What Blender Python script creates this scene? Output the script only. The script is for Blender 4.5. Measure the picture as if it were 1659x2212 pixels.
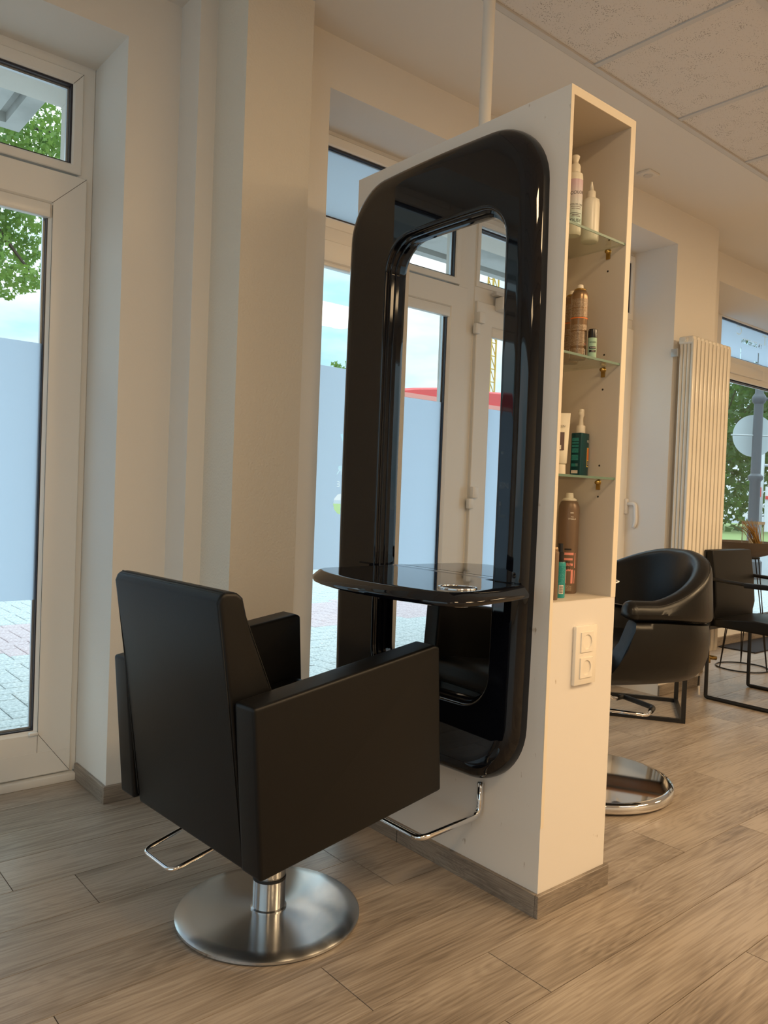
import bpy, bmesh, math, random
from mathutils import Vector, Matrix
for o in list(bpy.data.objects): bpy.data.objects.remove(o)
SC = bpy.context.scene; COL = SC.collection
R = math.radians; PI = math.pi
random.seed(7)
# ------------------------------------------------------------ camera
cd = bpy.data.cameras.new('camera'); cam = bpy.data.objects.new('camera', cd); COL.objects.link(cam)
cd.sensor_fit = 'VERTICAL'; cd.sensor_height = 36; cd.lens = 1697.1/2212*36; cd.clip_start = .02; cd.clip_end = 500
Mr = ((0.7646,-0.6434,0.0381),(-0.0155,0.0407,0.9991),(0.6443,0.7645,-0.0211))
rt, up, fw = [Vector(r).normalized() for r in Mr]
cam.matrix_world = Matrix(((rt.x,up.x,-fw.x,0),(rt.y,up.y,-fw.y,0),(rt.z,up.z,-fw.z,1.10),(0,0,0,1)))
SC.camera = cam
# ------------------------------------------------------------ world, lamps, exposure
vs = SC.view_settings; vs.view_transform = 'Standard'; vs.look = 'None'; vs.gamma = 1; vs.use_curve_mapping = False; vs.exposure = 0.42
SKY_STRENGTH = 2.75
w = bpy.data.worlds.new('sky'); SC.world = w; w.use_nodes = True
nt = w.node_tree; nt.nodes.clear()
N = nt.nodes.new; Lk = nt.links.new
out = N('ShaderNodeOutputWorld'); bg = N('ShaderNodeBackground'); tc = N('ShaderNodeTexCoord'); mp = N('ShaderNodeMapping'); no = N('ShaderNodeTexNoise'); cr = N('ShaderNodeValToRGB')
mp.inputs['Scale'].default_value = (1,1,3.0); no.inputs['Scale'].default_value = 2.6; no.inputs['Detail'].default_value = 7; no.inputs['Roughness'].default_value = .55
cr.color_ramp.elements[0].position = .36; cr.color_ramp.elements[0].color = (.27,.50,.60,1)
cr.color_ramp.elements[1].position = .62; cr.color_ramp.elements[1].color = (.66,.72,.73,1)
Lk(tc.outputs['Generated'], mp.inputs[0]); Lk(mp.outputs[0], no.inputs['Vector']); Lk(no.outputs['Fac'], cr.inputs[0]); 
# overcast luminance distribution: brighter towards the zenith
sx = N('ShaderNodeSeparateXYZ'); lum = N('ShaderNodeMapRange'); mul = N('ShaderNodeVectorMath'); mul.operation = 'SCALE'
lum.inputs['From Min'].default_value = 0; lum.inputs['From Max'].default_value = 1; lum.inputs['To Min'].default_value = .40; lum.inputs['To Max'].default_value = 1.25
Lk(tc.outputs['Generated'], sx.inputs[0]); Lk(sx.outputs['Z'], lum.inputs['Value']); Lk(cr.outputs[0], mul.inputs[0]); Lk(lum.outputs[0], mul.inputs['Scale']); Lk(mul.outputs[0], bg.inputs[0]); Lk(bg.outputs[0], out.inputs[0])
bg.inputs[1].default_value = SKY_STRENGTH
def lamp(name, loc, size, power, col, rot=(0,0,0), sy=None):
    ld = bpy.data.lights.new(name,'AREA'); ld.shape = 'RECTANGLE'; ld.size = size; ld.size_y = sy or size; ld.energy = power; ld.color = col
    o = bpy.data.objects.new(name, ld); COL.objects.link(o); o.location = loc; o.rotation_euler = rot; return o
WARM = (1.0,.70,.39)
lamp('ceiling_or_fill_lamp', (2.7,-1.0,2.74), .8, 38, WARM)
lamp('ceiling_or_fill_lamp', (0.95,-0.5,2.74), .45, 24, WARM)
lamp('ceiling_or_fill_lamp', (4.3,-0.5,2.74), .8, 48, WARM)
lamp('ceiling_or_fill_lamp', (6.2,-0.3,2.74), .8, 38, WARM)
lamp('ceiling_or_fill_lamp', (3.4,-2.2,2.74), .8, 34, WARM)
lamp('ceiling_or_fill_lamp', (-1.2,-2.2,2.74), .8, 16, WARM)  # unseen fill lamp, added to warm the partition side and other left-facing faces
# windows of the far side of the room (behind the camera): daylight
# ------------------------------------------------------------ materials
def principled(name, col, rough=.5, metal=0, **kw):
    m = bpy.data.materials.new(name); m.use_nodes = True; b = m.node_tree.nodes['Principled BSDF']
    b.inputs['Base Color'].default_value = (*col,1); b.inputs['Roughness'].default_value = rough; b.inputs['Metallic'].default_value = metal
    for k, v in kw.items(): b.inputs[k].default_value = v
    return m
def nd(m, t, **kw):
    n = m.node_tree.nodes.new(t)
    for k, v in kw.items():
        if k in n.inputs: n.inputs[k].default_value = v
        else: setattr(n, k, v)
    return n
def lk(m, a, b): m.node_tree.links.new(a, b)
def bumpy(m, scale, strength, dist=.001, detail=3, stretch=None):
    t = nd(m,'ShaderNodeTexCoord'); n = nd(m,'ShaderNodeTexNoise', Scale=scale, Detail=detail); b = nd(m,'ShaderNodeBump', Strength=strength, Distance=dist)
    v = t.outputs['Object']
    if stretch:
        mp = nd(m,'ShaderNodeMapping'); mp.inputs['Scale'].default_value = stretch; lk(m, v, mp.inputs[0]); v = mp.outputs[0]
    lk(m, v, n.inputs['Vector']); lk(m, n.outputs['Fac'], b.inputs['Height']); lk(m, b.outputs[0], m.node_tree.nodes['Principled BSDF'].inputs['Normal'])
    return n
def mottle(m, c1, c2, scale, lo=.4, hi=.6, detail=4, obj=True):
    t = nd(m,'ShaderNodeTexCoord'); n = nd(m,'ShaderNodeTexNoise', Scale=scale, Detail=detail); r = nd(m,'ShaderNodeValToRGB')
    r.color_ramp.elements[0].position = lo; r.color_ramp.elements[0].color = (*c1,1); r.color_ramp.elements[1].position = hi; r.color_ramp.elements[1].color = (*c2,1)
    lk(m, t.outputs['Object'], n.inputs['Vector']); lk(m, n.outputs['Fac'], r.inputs[0]); lk(m, r.outputs[0], m.node_tree.nodes['Principled BSDF'].inputs['Base Color']); return r
M_ = {}
M_['plaster'] = principled('wall_plaster',(.80,.765,.71),.8); bumpy(M_['plaster'],170,.25,.0015)
M_['plaster_rough'] = principled('textured_plaster',(.76,.70,.60),.85); bumpy(M_['plaster_rough'],120,.7,.003)
M_['soffit'] = principled('smooth_plaster',(.78,.76,.73),.8)
M_['pvc'] = principled('white_pvc',(.82,.80,.76),.28)
M_['laminate'] = principled('white_laminate',(.80,.755,.70),.42)
def scuffs(m, base, mark):
    t = nd(m,'ShaderNodeTexCoord'); mp = nd(m,'ShaderNodeMapping'); mp.inputs['Scale'].default_value=(1,1,.45)
    n = nd(m,'ShaderNodeTexNoise', Scale=34, Detail=5); r = nd(m,'ShaderNodeValToRGB'); r.color_ramp.elements[0].position=.70; r.color_ramp.elements[1].position=.76
    r.color_ramp.elements[0].color=(*base,1); r.color_ramp.elements[1].color=(*mark,1)
    lk(m,t.outputs['Object'],mp.inputs[0]); lk(m,mp.outputs[0],n.inputs['Vector']); lk(m,n.outputs['Fac'],r.inputs[0]); lk(m,r.outputs[0],m.node_tree.nodes['Principled BSDF'].inputs['Base Color'])
scuffs(M_['laminate'],(.80,.755,.70),(.45,.37,.29))
M_['edge_wood'] = principled('pale_edge_band',(.83,.74,.60),.45)
M_['niche'] = principled('shade_toned_niche_board',(.64,.57,.48),.5)  # white board toned down: the shade inside the niche is in this colour
M_['tile'] = principled('mineral_ceiling_tile',(.74,.71,.68),.9)
def tiledots(m):
    t = nd(m,'ShaderNodeTexCoord'); v = nd(m,'ShaderNodeTexVoronoi', Scale=150); r = nd(m,'ShaderNodeValToRGB'); n = nd(m,'ShaderNodeTexNoise', Scale=14, Detail=2)
    mx = nd(m,'ShaderNodeMath', operation='MULTIPLY')
    r.color_ramp.elements[0].position=.16; r.color_ramp.elements[0].color=(.30,.27,.25,1); r.color_ramp.elements[1].position=.24; r.color_ramp.elements[1].color=(.74,.71,.68,1)
    mr = nd(m,'ShaderNodeMapRange'); mr.inputs['From Min'].default_value=.35; mr.inputs['From Max'].default_value=.6; mr.inputs['To Min'].default_value=1.7; mr.inputs['To Max'].default_value=.7
    lk(m,t.outputs['Object'],v.inputs['Vector']); lk(m,t.outputs['Object'],n.inputs['Vector']); lk(m,n.outputs['Fac'],mr.inputs['Value']); lk(m,v.outputs['Distance'],mx.inputs[0]); lk(m,mr.outputs[0],mx.inputs[1])
    lk(m,mx.outputs[0],r.inputs[0]); lk(m,r.outputs[0],m.node_tree.nodes['Principled BSDF'].inputs['Base Color'])
    b = nd(m,'ShaderNodeBump', Strength=.4, Distance=.002); lk(m,r.outputs[0],b.inputs['Height']); lk(m,b.outputs[0],m.node_tree.nodes['Principled BSDF'].inputs['Normal'])
tiledots(M_['tile'])
M_['grid'] = principled('ceiling_grid',(.62,.61,.60),.5)
def woodmat(name, c_dark, c_mid, c_light, rough=.34, scale=1.0, along='X'):
    m = principled(name, c_mid, rough); B = m.node_tree.nodes['Principled BSDF']
    t = nd(m,'ShaderNodeTexCoord'); oi = nd(m,'ShaderNodeObjectInfo'); cb = nd(m,'ShaderNodeCombineXYZ'); sc = nd(m,'ShaderNodeMath', operation='MULTIPLY'); sc.inputs[1].default_value = 37.0
    lk(m,oi.outputs['Random'],sc.inputs[0]); 
    for i in range(3): lk(m,sc.outputs[0],cb.inputs[i])
    ad = nd(m,'ShaderNodeVectorMath', operation='ADD'); lk(m,t.outputs['Object'],ad.inputs[0]); lk(m,cb.outputs[0],ad.inputs[1])
    s = (1,1,1)
    m1 = nd(m,'ShaderNodeMapping'); m1.inputs['Scale'].default_value = (.9*scale,6.5*scale,6.5*scale) if along=='X' else (9*scale,1.3*scale,9*scale)
    lk(m,ad.outputs[0],m1.inputs[0])
    n1 = nd(m,'ShaderNodeTexNoise', Scale=1.0, Detail=3, Roughness=.5, Distortion=.6); lk(m,m1.outputs[0],n1.inputs['Vector'])
    # cathedral rings from the low-frequency field
    mu = nd(m,'ShaderNodeMath', operation='MULTIPLY'); mu.inputs[1].default_value = 150; lk(m,n1.outputs['Fac'],mu.inputs[0])
    sn = nd(m,'ShaderNodeMath', operation='SINE'); lk(m,mu.outputs[0],sn.inputs[0])
    m2 = nd(m,'ShaderNodeMapping'); m2.inputs['Scale'].default_value = (5*scale,160*scale,160*scale) if along=='X' else (160*scale,5*scale,160*scale)
    lk(m,ad.outputs[0],m2.inputs[0]); n2 = nd(m,'ShaderNodeTexNoise', Scale=1.0, Detail=3, Roughness=.6); lk(m,m2.outputs[0],n2.inputs['Vector'])
    m3 = nd(m,'ShaderNodeMapping'); m3.inputs['Scale'].default_value = (1.6*scale,5*scale,5*scale) if along=='X' else (5*scale,1.6*scale,5*scale)
    lk(m,ad.outputs[0],m3.inputs[0]); n3 = nd(m,'ShaderNodeTexNoise', Scale=1.3, Detail=2); lk(m,m3.outputs[0],n3.inputs['Vector'])
    a1 = nd(m,'ShaderNodeMath', operation='MULTIPLY_ADD'); a1.inputs[1].default_value=.045; a1.inputs[2].default_value=.0; lk(m,sn.outputs[0],a1.inputs[0])
    a2 = nd(m,'ShaderNodeMath', operation='MULTIPLY_ADD'); a2.inputs[1].default_value=.68; lk(m,n2.outputs['Fac'],a2.inputs[0]); lk(m,a1.outputs[0],a2.inputs[2])
    a3 = nd(m,'ShaderNodeMath', operation='MULTIPLY_ADD'); a3.inputs[1].default_value=.55; lk(m,n3.outputs['Fac'],a3.inputs[0]); lk(m,a2.outputs[0],a3.inputs[2])
    a4 = nd(m,'ShaderNodeMath', operation='MULTIPLY_ADD'); a4.inputs[1].default_value=.07; lk(m,oi.outputs['Random'],a4.inputs[0]); lk(m,a3.outputs[0],a4.inputs[2])
    r = nd(m,'ShaderNodeValToRGB'); e = r.color_ramp.elements; e[0].position=.36; e[0].color=(*c_dark,1); e[1].position=.78; e[1].color=(*c_light,1); x = e.new(.56); x.color=(*c_mid,1)
    lk(m,a4.outputs[0],r.inputs[0]); lk(m,r.outputs[0],B.inputs['Base Color'])
    b = nd(m,'ShaderNodeBump', Strength=.35, Distance=.0008); lk(m,a2.outputs[0],b.inputs['Height']); lk(m,b.outputs[0],B.inputs['Normal'])
    rr = nd(m,'ShaderNodeMapRange'); rr.inputs['To Min'].default_value=rough+.08; rr.inputs['To Max'].default_value=rough-.04; lk(m,n2.outputs['Fac'],rr.inputs['Value']); lk(m,rr.outputs[0],B.inputs['Roughness'])
    return m
M_['floor'] = woodmat('oak_vinyl_plank',(.15,.118,.090),(.285,.232,.183),(.42,.355,.29),.33)
M_['skirt'] = woodmat('grey_oak_skirting',(.12,.095,.075),(.20,.165,.135),(.32,.27,.22),.4,2.0)
M_['skirt_y'] = woodmat('grey_oak_skirting_side',(.12,.095,.075),(.20,.165,.135),(.32,.27,.22),.4,2.0,'Y')
M_['seam'] = principled('dark_seam',(.03,.022,.016),.8)
M_['leather'] = principled('black_leatherette',(.0045,.0045,.0048),.42,IOR=1.34); bumpy(M_['leather'],520,.25,.0006)
M_['leather_soft'] = principled('soft_black_leather',(.005,.0048,.0048),.32,IOR=1.36); bumpy(M_['leather_soft'],45,.12,.004)
M_['gloss'] = principled('black_lacquer',(.003,.0035,.006),.03, IOR=1.5)
M_['blackmetal'] = principled('black_powder_coat',(.012,.012,.013),.35,.2)
M_['rubber'] = principled('black_rubber',(.012,.012,.012),.6)
M_['chrome'] = principled('chrome',(.82,.82,.83),.06,1)
M_['brass'] = principled('aged_brass',(.45,.30,.10),.35,1)
def brushed():
    m = principled('brushed_steel',(.60,.61,.62),.25,1, Anisotropic=.9); m.node_tree.nodes['Principled BSDF'].inputs['Anisotropic Rotation'].default_value=.25
    tg = nd(m,'ShaderNodeTangent', direction_type='RADIAL', axis='Z'); lk(m,tg.outputs[0],m.node_tree.nodes['Principled BSDF'].inputs['Tangent'])
    return m
M_['steel'] = brushed()
M_['mirror'] = principled('mirror_silver',(.90,.90,.90),.0,1)
def glassmat(name, tint=(1,1,1), refl=.06):
    m = bpy.data.materials.new(name); m.use_nodes = True; m.node_tree.nodes.clear()
    o = nd(m,'ShaderNodeOutputMaterial'); tr = nd(m,'ShaderNodeBsdfTransparent'); gl = nd(m,'ShaderNodeBsdfGlossy', Roughness=.01); mx = nd(m,'ShaderNodeMixShader'); lw = nd(m,'ShaderNodeLayerWeight', Blend=.5); pw = nd(m,'ShaderNodeMath', operation='POWER'); pw.inputs[1].default_value = 5.0; fr = nd(m,'ShaderNodeMath', operation='MULTIPLY_ADD'); fr.inputs[1].default_value = .8; fr.inputs[2].default_value = refl; lk(m,lw.outputs['Facing'],pw.inputs[0]); lk(m,pw.outputs[0],fr.inputs[0])
    tr.inputs[0].default_value = (*tint,1); lk(m,fr.outputs[0],mx.inputs[0]); lk(m,tr.outputs[0],mx.inputs[1]); lk(m,gl.outputs[0],mx.inputs[2]); lk(m,mx.outputs[0],o.inputs[0]); return m
M_['glass'] = glassmat('window_glass',(.97,.985,.98))
M_['shelf_glass'] = glassmat('shelf_glass',(.93,.965,.945),.03)
M_['glass_edge'] = principled('green_glass_edge',(.13,.22,.17),.4)
def filmmat():
    m = bpy.data.materials.new('frosted_film'); m.use_nodes = True; m.node_tree.nodes.clear()
    o = nd(m,'ShaderNodeOutputMaterial'); a = nd(m,'ShaderNodeBsdfTranslucent'); b = nd(m,'ShaderNodeBsdfDiffuse'); mx = nd(m,'ShaderNodeMixShader', Fac=.10)
    a.inputs[0].default_value=(.68,.79,.95,1); b.inputs[0].default_value=(.72,.76,.80,1); lk(m,a.outputs[0],mx.inputs[1]); lk(m,b.outputs[0],mx.inputs[2]); lk(m,mx.outputs[0],o.inputs[0]); return m
M_['film'] = filmmat()
M_['gasket'] = principled('dark_gasket',(.02,.022,.035),.4)
M_['spacer'] = principled('aluminium_spacer',(.55,.58,.62),.35,.8)
M_['radiator'] = principled('cream_radiator',(.83,.78,.68),.25)
M_['pipe'] = principled('painted_pipe',(.80,.76,.70),.35)
M_['socket'] = principled('white_plastic',(.86,.80,.70),.25)
M_['dark'] = principled('dark_hole',(.01,.009,.008),.8)
M_['paver'] = principled('grey_paver',(.5,.52,.52),.85); bumpy(M_['paver'],90,.5,.003); mottle(M_['paver'],(.42,.45,.46),(.64,.66,.66),60)
M_['paver_red'] = principled('red_paver',(.42,.30,.30),.85); mottle(M_['paver_red'],(.50,.38,.40),(.66,.55,.57),60)
M_['joint'] = principled('paver_joint_sand',(.12,.125,.12),.95)
M_['asphalt'] = principled('asphalt',(.30,.32,.34),.9)
M_['grass'] = principled('grass_verge',(.26,.34,.12),.9)
M_['concrete'] = principled('painted_soffit',(.52,.53,.52),.8); mottle(M_['concrete'],(.40,.41,.40),(.56,.57,.56),3,.3,.5)
M_['leaf'] = principled('maple_leaf',(.13,.26,.045),.5); mottle(M_['leaf'],(.07,.16,.04),(.26,.38,.09),2.6)
M_['leaf_dark'] = principled('hedge_leaf',(.04,.10,.025),.6); mottle(M_['leaf_dark'],(.02,.055,.015),(.10,.19,.05),1.2)
for k in ('leaf','leaf_dark'):
    m = M_[k]; B = m.node_tree.nodes['Principled BSDF']; tl = nd(m,'ShaderNodeBsdfTranslucent'); mx = nd(m,'ShaderNodeMixShader', Fac=.4); tl.inputs[0].default_value = (.25,.42,.06,1) if k=='leaf' else (.08,.16,.03,1)
    lk(m,B.outputs[0],mx.inputs[1]); lk(m,tl.outputs[0],mx.inputs[2]); lk(m,mx.outputs[0],m.node_tree.nodes['Material Output'].inputs[0])
M_['bark'] = principled('bark',(.08,.06,.045),.9)
M_['red'] = principled('red_canvas',(.72,.05,.045),.5)
M_['yellow'] = principled('crane_yellow',(.70,.42,.06),.5)
M_['signgrey'] = principled('sign_back',(.50,.55,.57),.5)
M_['lamppost'] = principled('lamp_post_grey',(.09,.10,.115),.4,.3)
M_['galv'] = principled('galvanised_steel',(.45,.47,.48),.4,.6)
M_['white'] = principled('white_board',(.75,.76,.76),.6)
M_['mat'] = principled('black_mat',(.02,.02,.026),.95)
M_['bowl'] = principled('grey_brown_bowl',(.13,.105,.085),.55)
M_['straw'] = principled('dried_grass',(.38,.22,.06),.8)
M_['walnut'] = principled('warm_wood_top',(.20,.09,.03),.4)
M_['cream'] = principled('cream_bottle',(.80,.76,.64),.3)
M_['ink'] = principled('black_ink',(.015,.013,.013),.5)
M_['whiteink'] = principled('white_ink',(.75,.70,.62),.5)
M_['pink'] = principled('salmon_print',(.80,.30,.24),.5)
M_['bronze'] = principled('bronze_can',(.26,.17,.10),.28,.65)
M_['bronze_matt'] = principled('brown_can',(.20,.135,.09),.38,.3)
M_['teal'] = principled('teal_bottle',(.02,.30,.30),.3)
M_['petrol'] = principled('petrol_bottle',(.003,.055,.065),.2)
M_['mint'] = principled('mint_tube',(.36,.56,.42),.4)
M_['orange'] = principled('orange_print',(.75,.18,.03),.5)
M_['yellowp'] = principled('yellow_print',(.78,.62,.15),.5)
M_['blackcap'] = principled('black_cap',(.01,.01,.011),.25)
M_['beigecap'] = principled('cream_cap',(.78,.72,.60),.3)
M_['label_dark'] = principled('plum_label',(.08,.04,.04),.4)
def striped(name, base, ink, freq=300, cover=.5):
    """flat print: rows of unreadable fine text"""
    m = principled(name, base, .35, .3); t = nd(m,'ShaderNodeTexCoord'); s = nd(m,'ShaderNodeSeparateXYZ'); mu = nd(m,'ShaderNodeMath', operation='MULTIPLY'); mu.inputs[1].default_value=freq*2*PI
    sn = nd(m,'ShaderNodeMath', operation='SINE'); gt = nd(m,'ShaderNodeMath', operation='GREATER_THAN'); gt.inputs[1].default_value=.1
    n = nd(m,'ShaderNodeTexNoise', Scale=420, Detail=1); g2 = nd(m,'ShaderNodeMath', operation='GREATER_THAN'); g2.inputs[1].default_value=1-cover; ml = nd(m,'ShaderNodeMath', operation='MULTIPLY')
    mix = nd(m,'ShaderNodeMixRGB'); mix.inputs[1].default_value=(*base,1); mix.inputs[2].default_value=(*ink,1)
    lk(m,t.outputs['Object'],s.inputs[0]); lk(m,s.outputs['Z'],mu.inputs[0]); lk(m,mu.outputs[0],sn.inputs[0]); lk(m,sn.outputs[0],gt.inputs[0]); lk(m,t.outputs['Object'],n.inputs['Vector']); lk(m,n.outputs['Fac'],g2.inputs[0])
    lk(m,gt.outputs[0],ml.inputs[0]); lk(m,g2.outputs[0],ml.inputs[1]); lk(m,ml.outputs[0],mix.inputs[0]); lk(m,mix.outputs[0],m.node_tree.nodes['Principled BSDF'].inputs['Base Color']); return m
M_['bronze_text'] = striped('bronze_label_fine_print',(.22,.15,.095),(.42,.34,.25),300,.54)
M_['teal_text'] = striped('teal_label_fine_print',(.02,.28,.28),(.10,.42,.42),260,.5)
def gradlabel():
    m = principled('lilac_mint_label',(.6,.55,.6),.4); t = nd(m,'ShaderNodeTexCoord'); s = nd(m,'ShaderNodeSeparateXYZ'); mr = nd(m,'ShaderNodeMapRange'); r = nd(m,'ShaderNodeValToRGB')
    mr.inputs['From Min'].default_value=.03; mr.inputs['From Max'].default_value=.15; r.color_ramp.elements[0].color=(.42,.62,.56,1); r.color_ramp.elements[1].color=(.60,.42,.52,1); e=r.color_ramp.elements.new(.45); e.color=(.62,.66,.66,1)
    lk(m,t.outputs['Object'],s.inputs[0]); lk(m,s.outputs['Z'],mr.inputs['Value']); lk(m,mr.outputs[0],r.inputs[0]); lk(m,r.outputs[0],m.node_tree.nodes['Principled BSDF'].inputs['Base Color']); return m
M_['lilac'] = gradlabel()
# ------------------------------------------------------------ helpers
def link(name, me, mat, parent=None, loc=None, rot=None, smooth=False, kind=None, label=None):
    o = bpy.data.objects.new(name, me); COL.objects.link(o)
    if mat is not None and not me.materials: me.materials.append(M_[mat] if isinstance(mat,str) else mat)
    if smooth:
        for p in me.polygons: p.use_smooth = True
    if parent: o.parent = parent
    if loc: o.location = loc
    if rot: o.rotation_euler = rot
    if kind: o['kind'] = kind
    if label: o['label'] = label
    return o
def from_bm(name, bm, mat, parent=None, smooth=False, autosm=None, **kw):
    me = bpy.data.meshes.new(name); bmesh.ops.recalc_face_normals(bm, faces=bm.faces[:]); bm.to_mesh(me); bm.free()
    o = link(name, me, mat, parent, smooth=smooth or autosm is not None, **kw)
    if autosm is not None: me.set_sharp_from_angle(angle=R(autosm))
    return o
def thing(name, label, cat, loc=(0,0,0), rz=0, group=None):
    o = bpy.data.objects.new(name, None); COL.objects.link(o); o.location = loc; o.rotation_euler = (0,0,rz); o['label']=label; o['category']=cat; o.empty_display_size=.05
    if group: o['group']=group
    return o
def tag(o, label, cat, group=None):
    o['label']=label; o['category']=cat
    if group: o['group']=group
    return o
def struct(o): o['kind']='structure'; return o
def box(bm, x0,x1,y0,y1,z0,z1, mat=0):
    v = [bm.verts.new(p) for p in ((x0,y0,z0),(x1,y0,z0),(x1,y1,z0),(x0,y1,z0),(x0,y0,z1),(x1,y0,z1),(x1,y1,z1),(x0,y1,z1))]
    fs = [bm.faces.new([v[i] for i in q]) for q in ((0,3,2,1),(4,5,6,7),(0,1,5,4),(1,2,6,5),(2,3,7,6),(3,0,4,7))]
    for f in fs: f.material_index = mat
    return v
def bevel(bm, w, seg=2):
    bmesh.ops.bevel(bm, geom=bm.edges[:], offset=w, segments=seg, profile=.5, affect='EDGES')
def bbox(name, d, mat, parent=None, bv=0, seg=2, **kw):
    bm = bmesh.new(); box(bm,*d)
    if bv: bevel(bm,bv,seg)
    return from_bm(name,bm,mat,parent,autosm=35 if bv else None,**kw)
def tube(pts, r, n=12, closed=False, bm=None):
    bm = bm or bmesh.new(); P=[Vector(p) for p in pts]; rings=[]; L=len(P); ref=None
    for i,p in enumerate(P):
        a = P[i-1] if (i or closed) else P[0]; b = P[(i+1)%L] if (i<L-1 or closed) else P[-1]
        t=(b-a).normalized()
        if ref is None: ref = Vector((0,0,1)) if abs(t.z)<.9 else Vector((1,0,0))
        u = t.cross(ref).normalized(); v = u.cross(t).normalized(); ref = v
        rr = r[i] if isinstance(r,(list,tuple)) else r
        rings.append([bm.verts.new(p+(u*math.cos(2*PI*k/n)+v*math.sin(2*PI*k/n))*rr) for k in range(n)])
    for i in range(L if closed else L-1):
        A,B=rings[i],rings[(i+1)%L]
        for k in range(n): bm.faces.new((A[k],A[(k+1)%n],B[(k+1)%n],B[k]))
    if not closed: bm.faces.new(rings[0][::-1]); bm.faces.new(rings[-1])
    return bm
def arcpath(pts, rad, n=6):
    """polyline with rounded corners"""
    P=[Vector(p) for p in pts]; o=[P[0]]
    for i in range(1,len(P)-1):
        a=(P[i-1]-P[i]).normalized(); b=(P[i+1]-P[i]).normalized(); s=P[i]+a*rad; e=P[i]+b*rad
        for k in range(n+1):
            t=k/n; o.append((1-t)**2*s+2*t*(1-t)*P[i]+t*t*e)
    o.append(P[-1]); return o
def lathe(prof, n=32, bm=None, c=(0,0), cap=True):
    bm = bm or bmesh.new(); rings=[]
    for r,z in prof:
        if r<1e-6: rings.append([bm.verts.new((c[0],c[1],z))])
        else: rings.append([bm.verts.new((c[0]+r*math.cos(2*PI*k/n),c[1]+r*math.sin(2*PI*k/n),z)) for k in range(n)])
    for A,B in zip(rings,rings[1:]):
        for k in range(n):
            j=(k+1)%n
            if len(A)==1 and len(B)==1: continue
            if len(A)==1: bm.faces.new((A[0],B[j],B[k]))
            elif len(B)==1: bm.faces.new((A[k],A[j],B[0]))
            else: bm.faces.new((A[k],A[j],B[j],B[k]))
    if cap:
        if len(rings[0])>1: bm.faces.new(rings[0][::-1])
        if len(rings[-1])>1: bm.faces.new(rings[-1])
    return bm
def loft(rings, closed_ends=True, bm=None):
    bm = bm or bmesh.new(); V=[[bm.verts.new(p) for p in r] for r in rings]; n=len(V[0])
    for A,B in zip(V,V[1:]):
        for k in range(n): bm.faces.new((A[k],A[(k+1)%n],B[(k+1)%n],B[k]))
    if closed_ends: bm.faces.new(V[0][::-1]); bm.faces.new(V[-1])
    return bm
def prism(poly, z0, z1, bm=None):
    return loft([[(x,y,z0) for x,y in poly],[(x,y,z1) for x,y in poly]],bm=bm)
def text_mesh(s, size, extrude=0, align='CENTER'):
    c = bpy.data.curves.new('lettering','FONT'); c.body=s; c.size=size; c.extrude=extrude; c.align_x=align; c.align_y='CENTER'; c.resolution_u=3
    o = bpy.data.objects.new('lettering',c); COL.objects.link(o); bpy.context.view_layer.update()
    me = bpy.data.meshes.new_from_object(o.evaluated_get(bpy.context.evaluated_depsgraph_get())); bpy.data.objects.remove(o); return me
def wrap_text(name, s, size, rad, z, ang, mat, parent, squash=1.0, tilt=0, vertical=False):
    """lettering printed round a cylinder of radius rad about parent's z axis, centred at angle ang"""
    me = text_mesh(s,size); bm=bmesh.new(); bm.from_mesh(me); bmesh.ops.subdivide_edges(bm,edges=bm.edges[:],cuts=1)
    for v in bm.verts:
        x,y=v.co.x*squash,v.co.y
        if vertical: x,y=-y,x
        y+=x*tilt; a=ang+x/rad; v.co=(math.cos(a)*(rad+.0003),math.sin(a)*(rad+.0003),z+y)
    o = bpy.data.meshes.new(name); bm.to_mesh(o); bm.free(); return link(name,o,mat,parent)
def band(name, rad, z0,z1,a0,a1,mat,parent,n=24,off=.0002):
    bm=bmesh.new(); A=[];B=[]
    for i in range(n+1):
        a=a0+(a1-a0)*i/n; A.append(bm.verts.new((math.cos(a)*(rad+off),math.sin(a)*(rad+off),z0))); B.append(bm.verts.new((math.cos(a)*(rad+off),math.sin(a)*(rad+off),z1)))
    for i in range(n): bm.faces.new((A[i],A[i+1],B[i+1],B[i]))
    return from_bm(name,bm,mat,parent,smooth=True)
# ============================================================ SETTING
WY, WY2, FY, FY2, CZ = 2.66, 2.42, 2.95, 2.69, 2.80      # wall faces, window planes, ceiling
X0, X1, Y0 = -3.0, 8.6, -4.2
# ---- floor: base + planks
fl = struct(bbox('floor',(X0-.2,X1+.2,Y0-.2,3.12,-.05,-.004),'seam'))
rows = {0:1.441, 1:1.08, 2:.54, 3:1.468, 4:.15, 5:.776, 6:1.9, -1:1.284, -2:.679, -3:.2, -4:.95, 7:.4, 8:1.2, 9:.1}
PL, PW, g = 1.286, .1915, .0021
small = bmesh.new()
def plank_mesh(l, wd):
    bm=bmesh.new(); z=-.0005
    a=[(0,0),(l,0),(l,wd),(0,wd)]; t=.0002; b=[(t,t),(l-t,t),(l-t,wd-t),(t,wd-t)]
    V=[[bm.verts.new((x,y,-.004)) for x,y in a],[bm.verts.new((x,y,-.0003)) for x,y in a],[bm.verts.new((x,y,0)) for x,y in b]]
    for A,B in zip(V,V[1:]):
        for k in range(4): bm.faces.new((A[k],A[(k+1)%4],B[(k+1)%4],B[k]))
    bm.faces.new(V[2]); me=bpy.data.meshes.new('plank'); bm.to_mesh(me); bm.free(); me.materials.append(M_['floor']); return me
full = plank_mesh(PL-g, PW-g)
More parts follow.
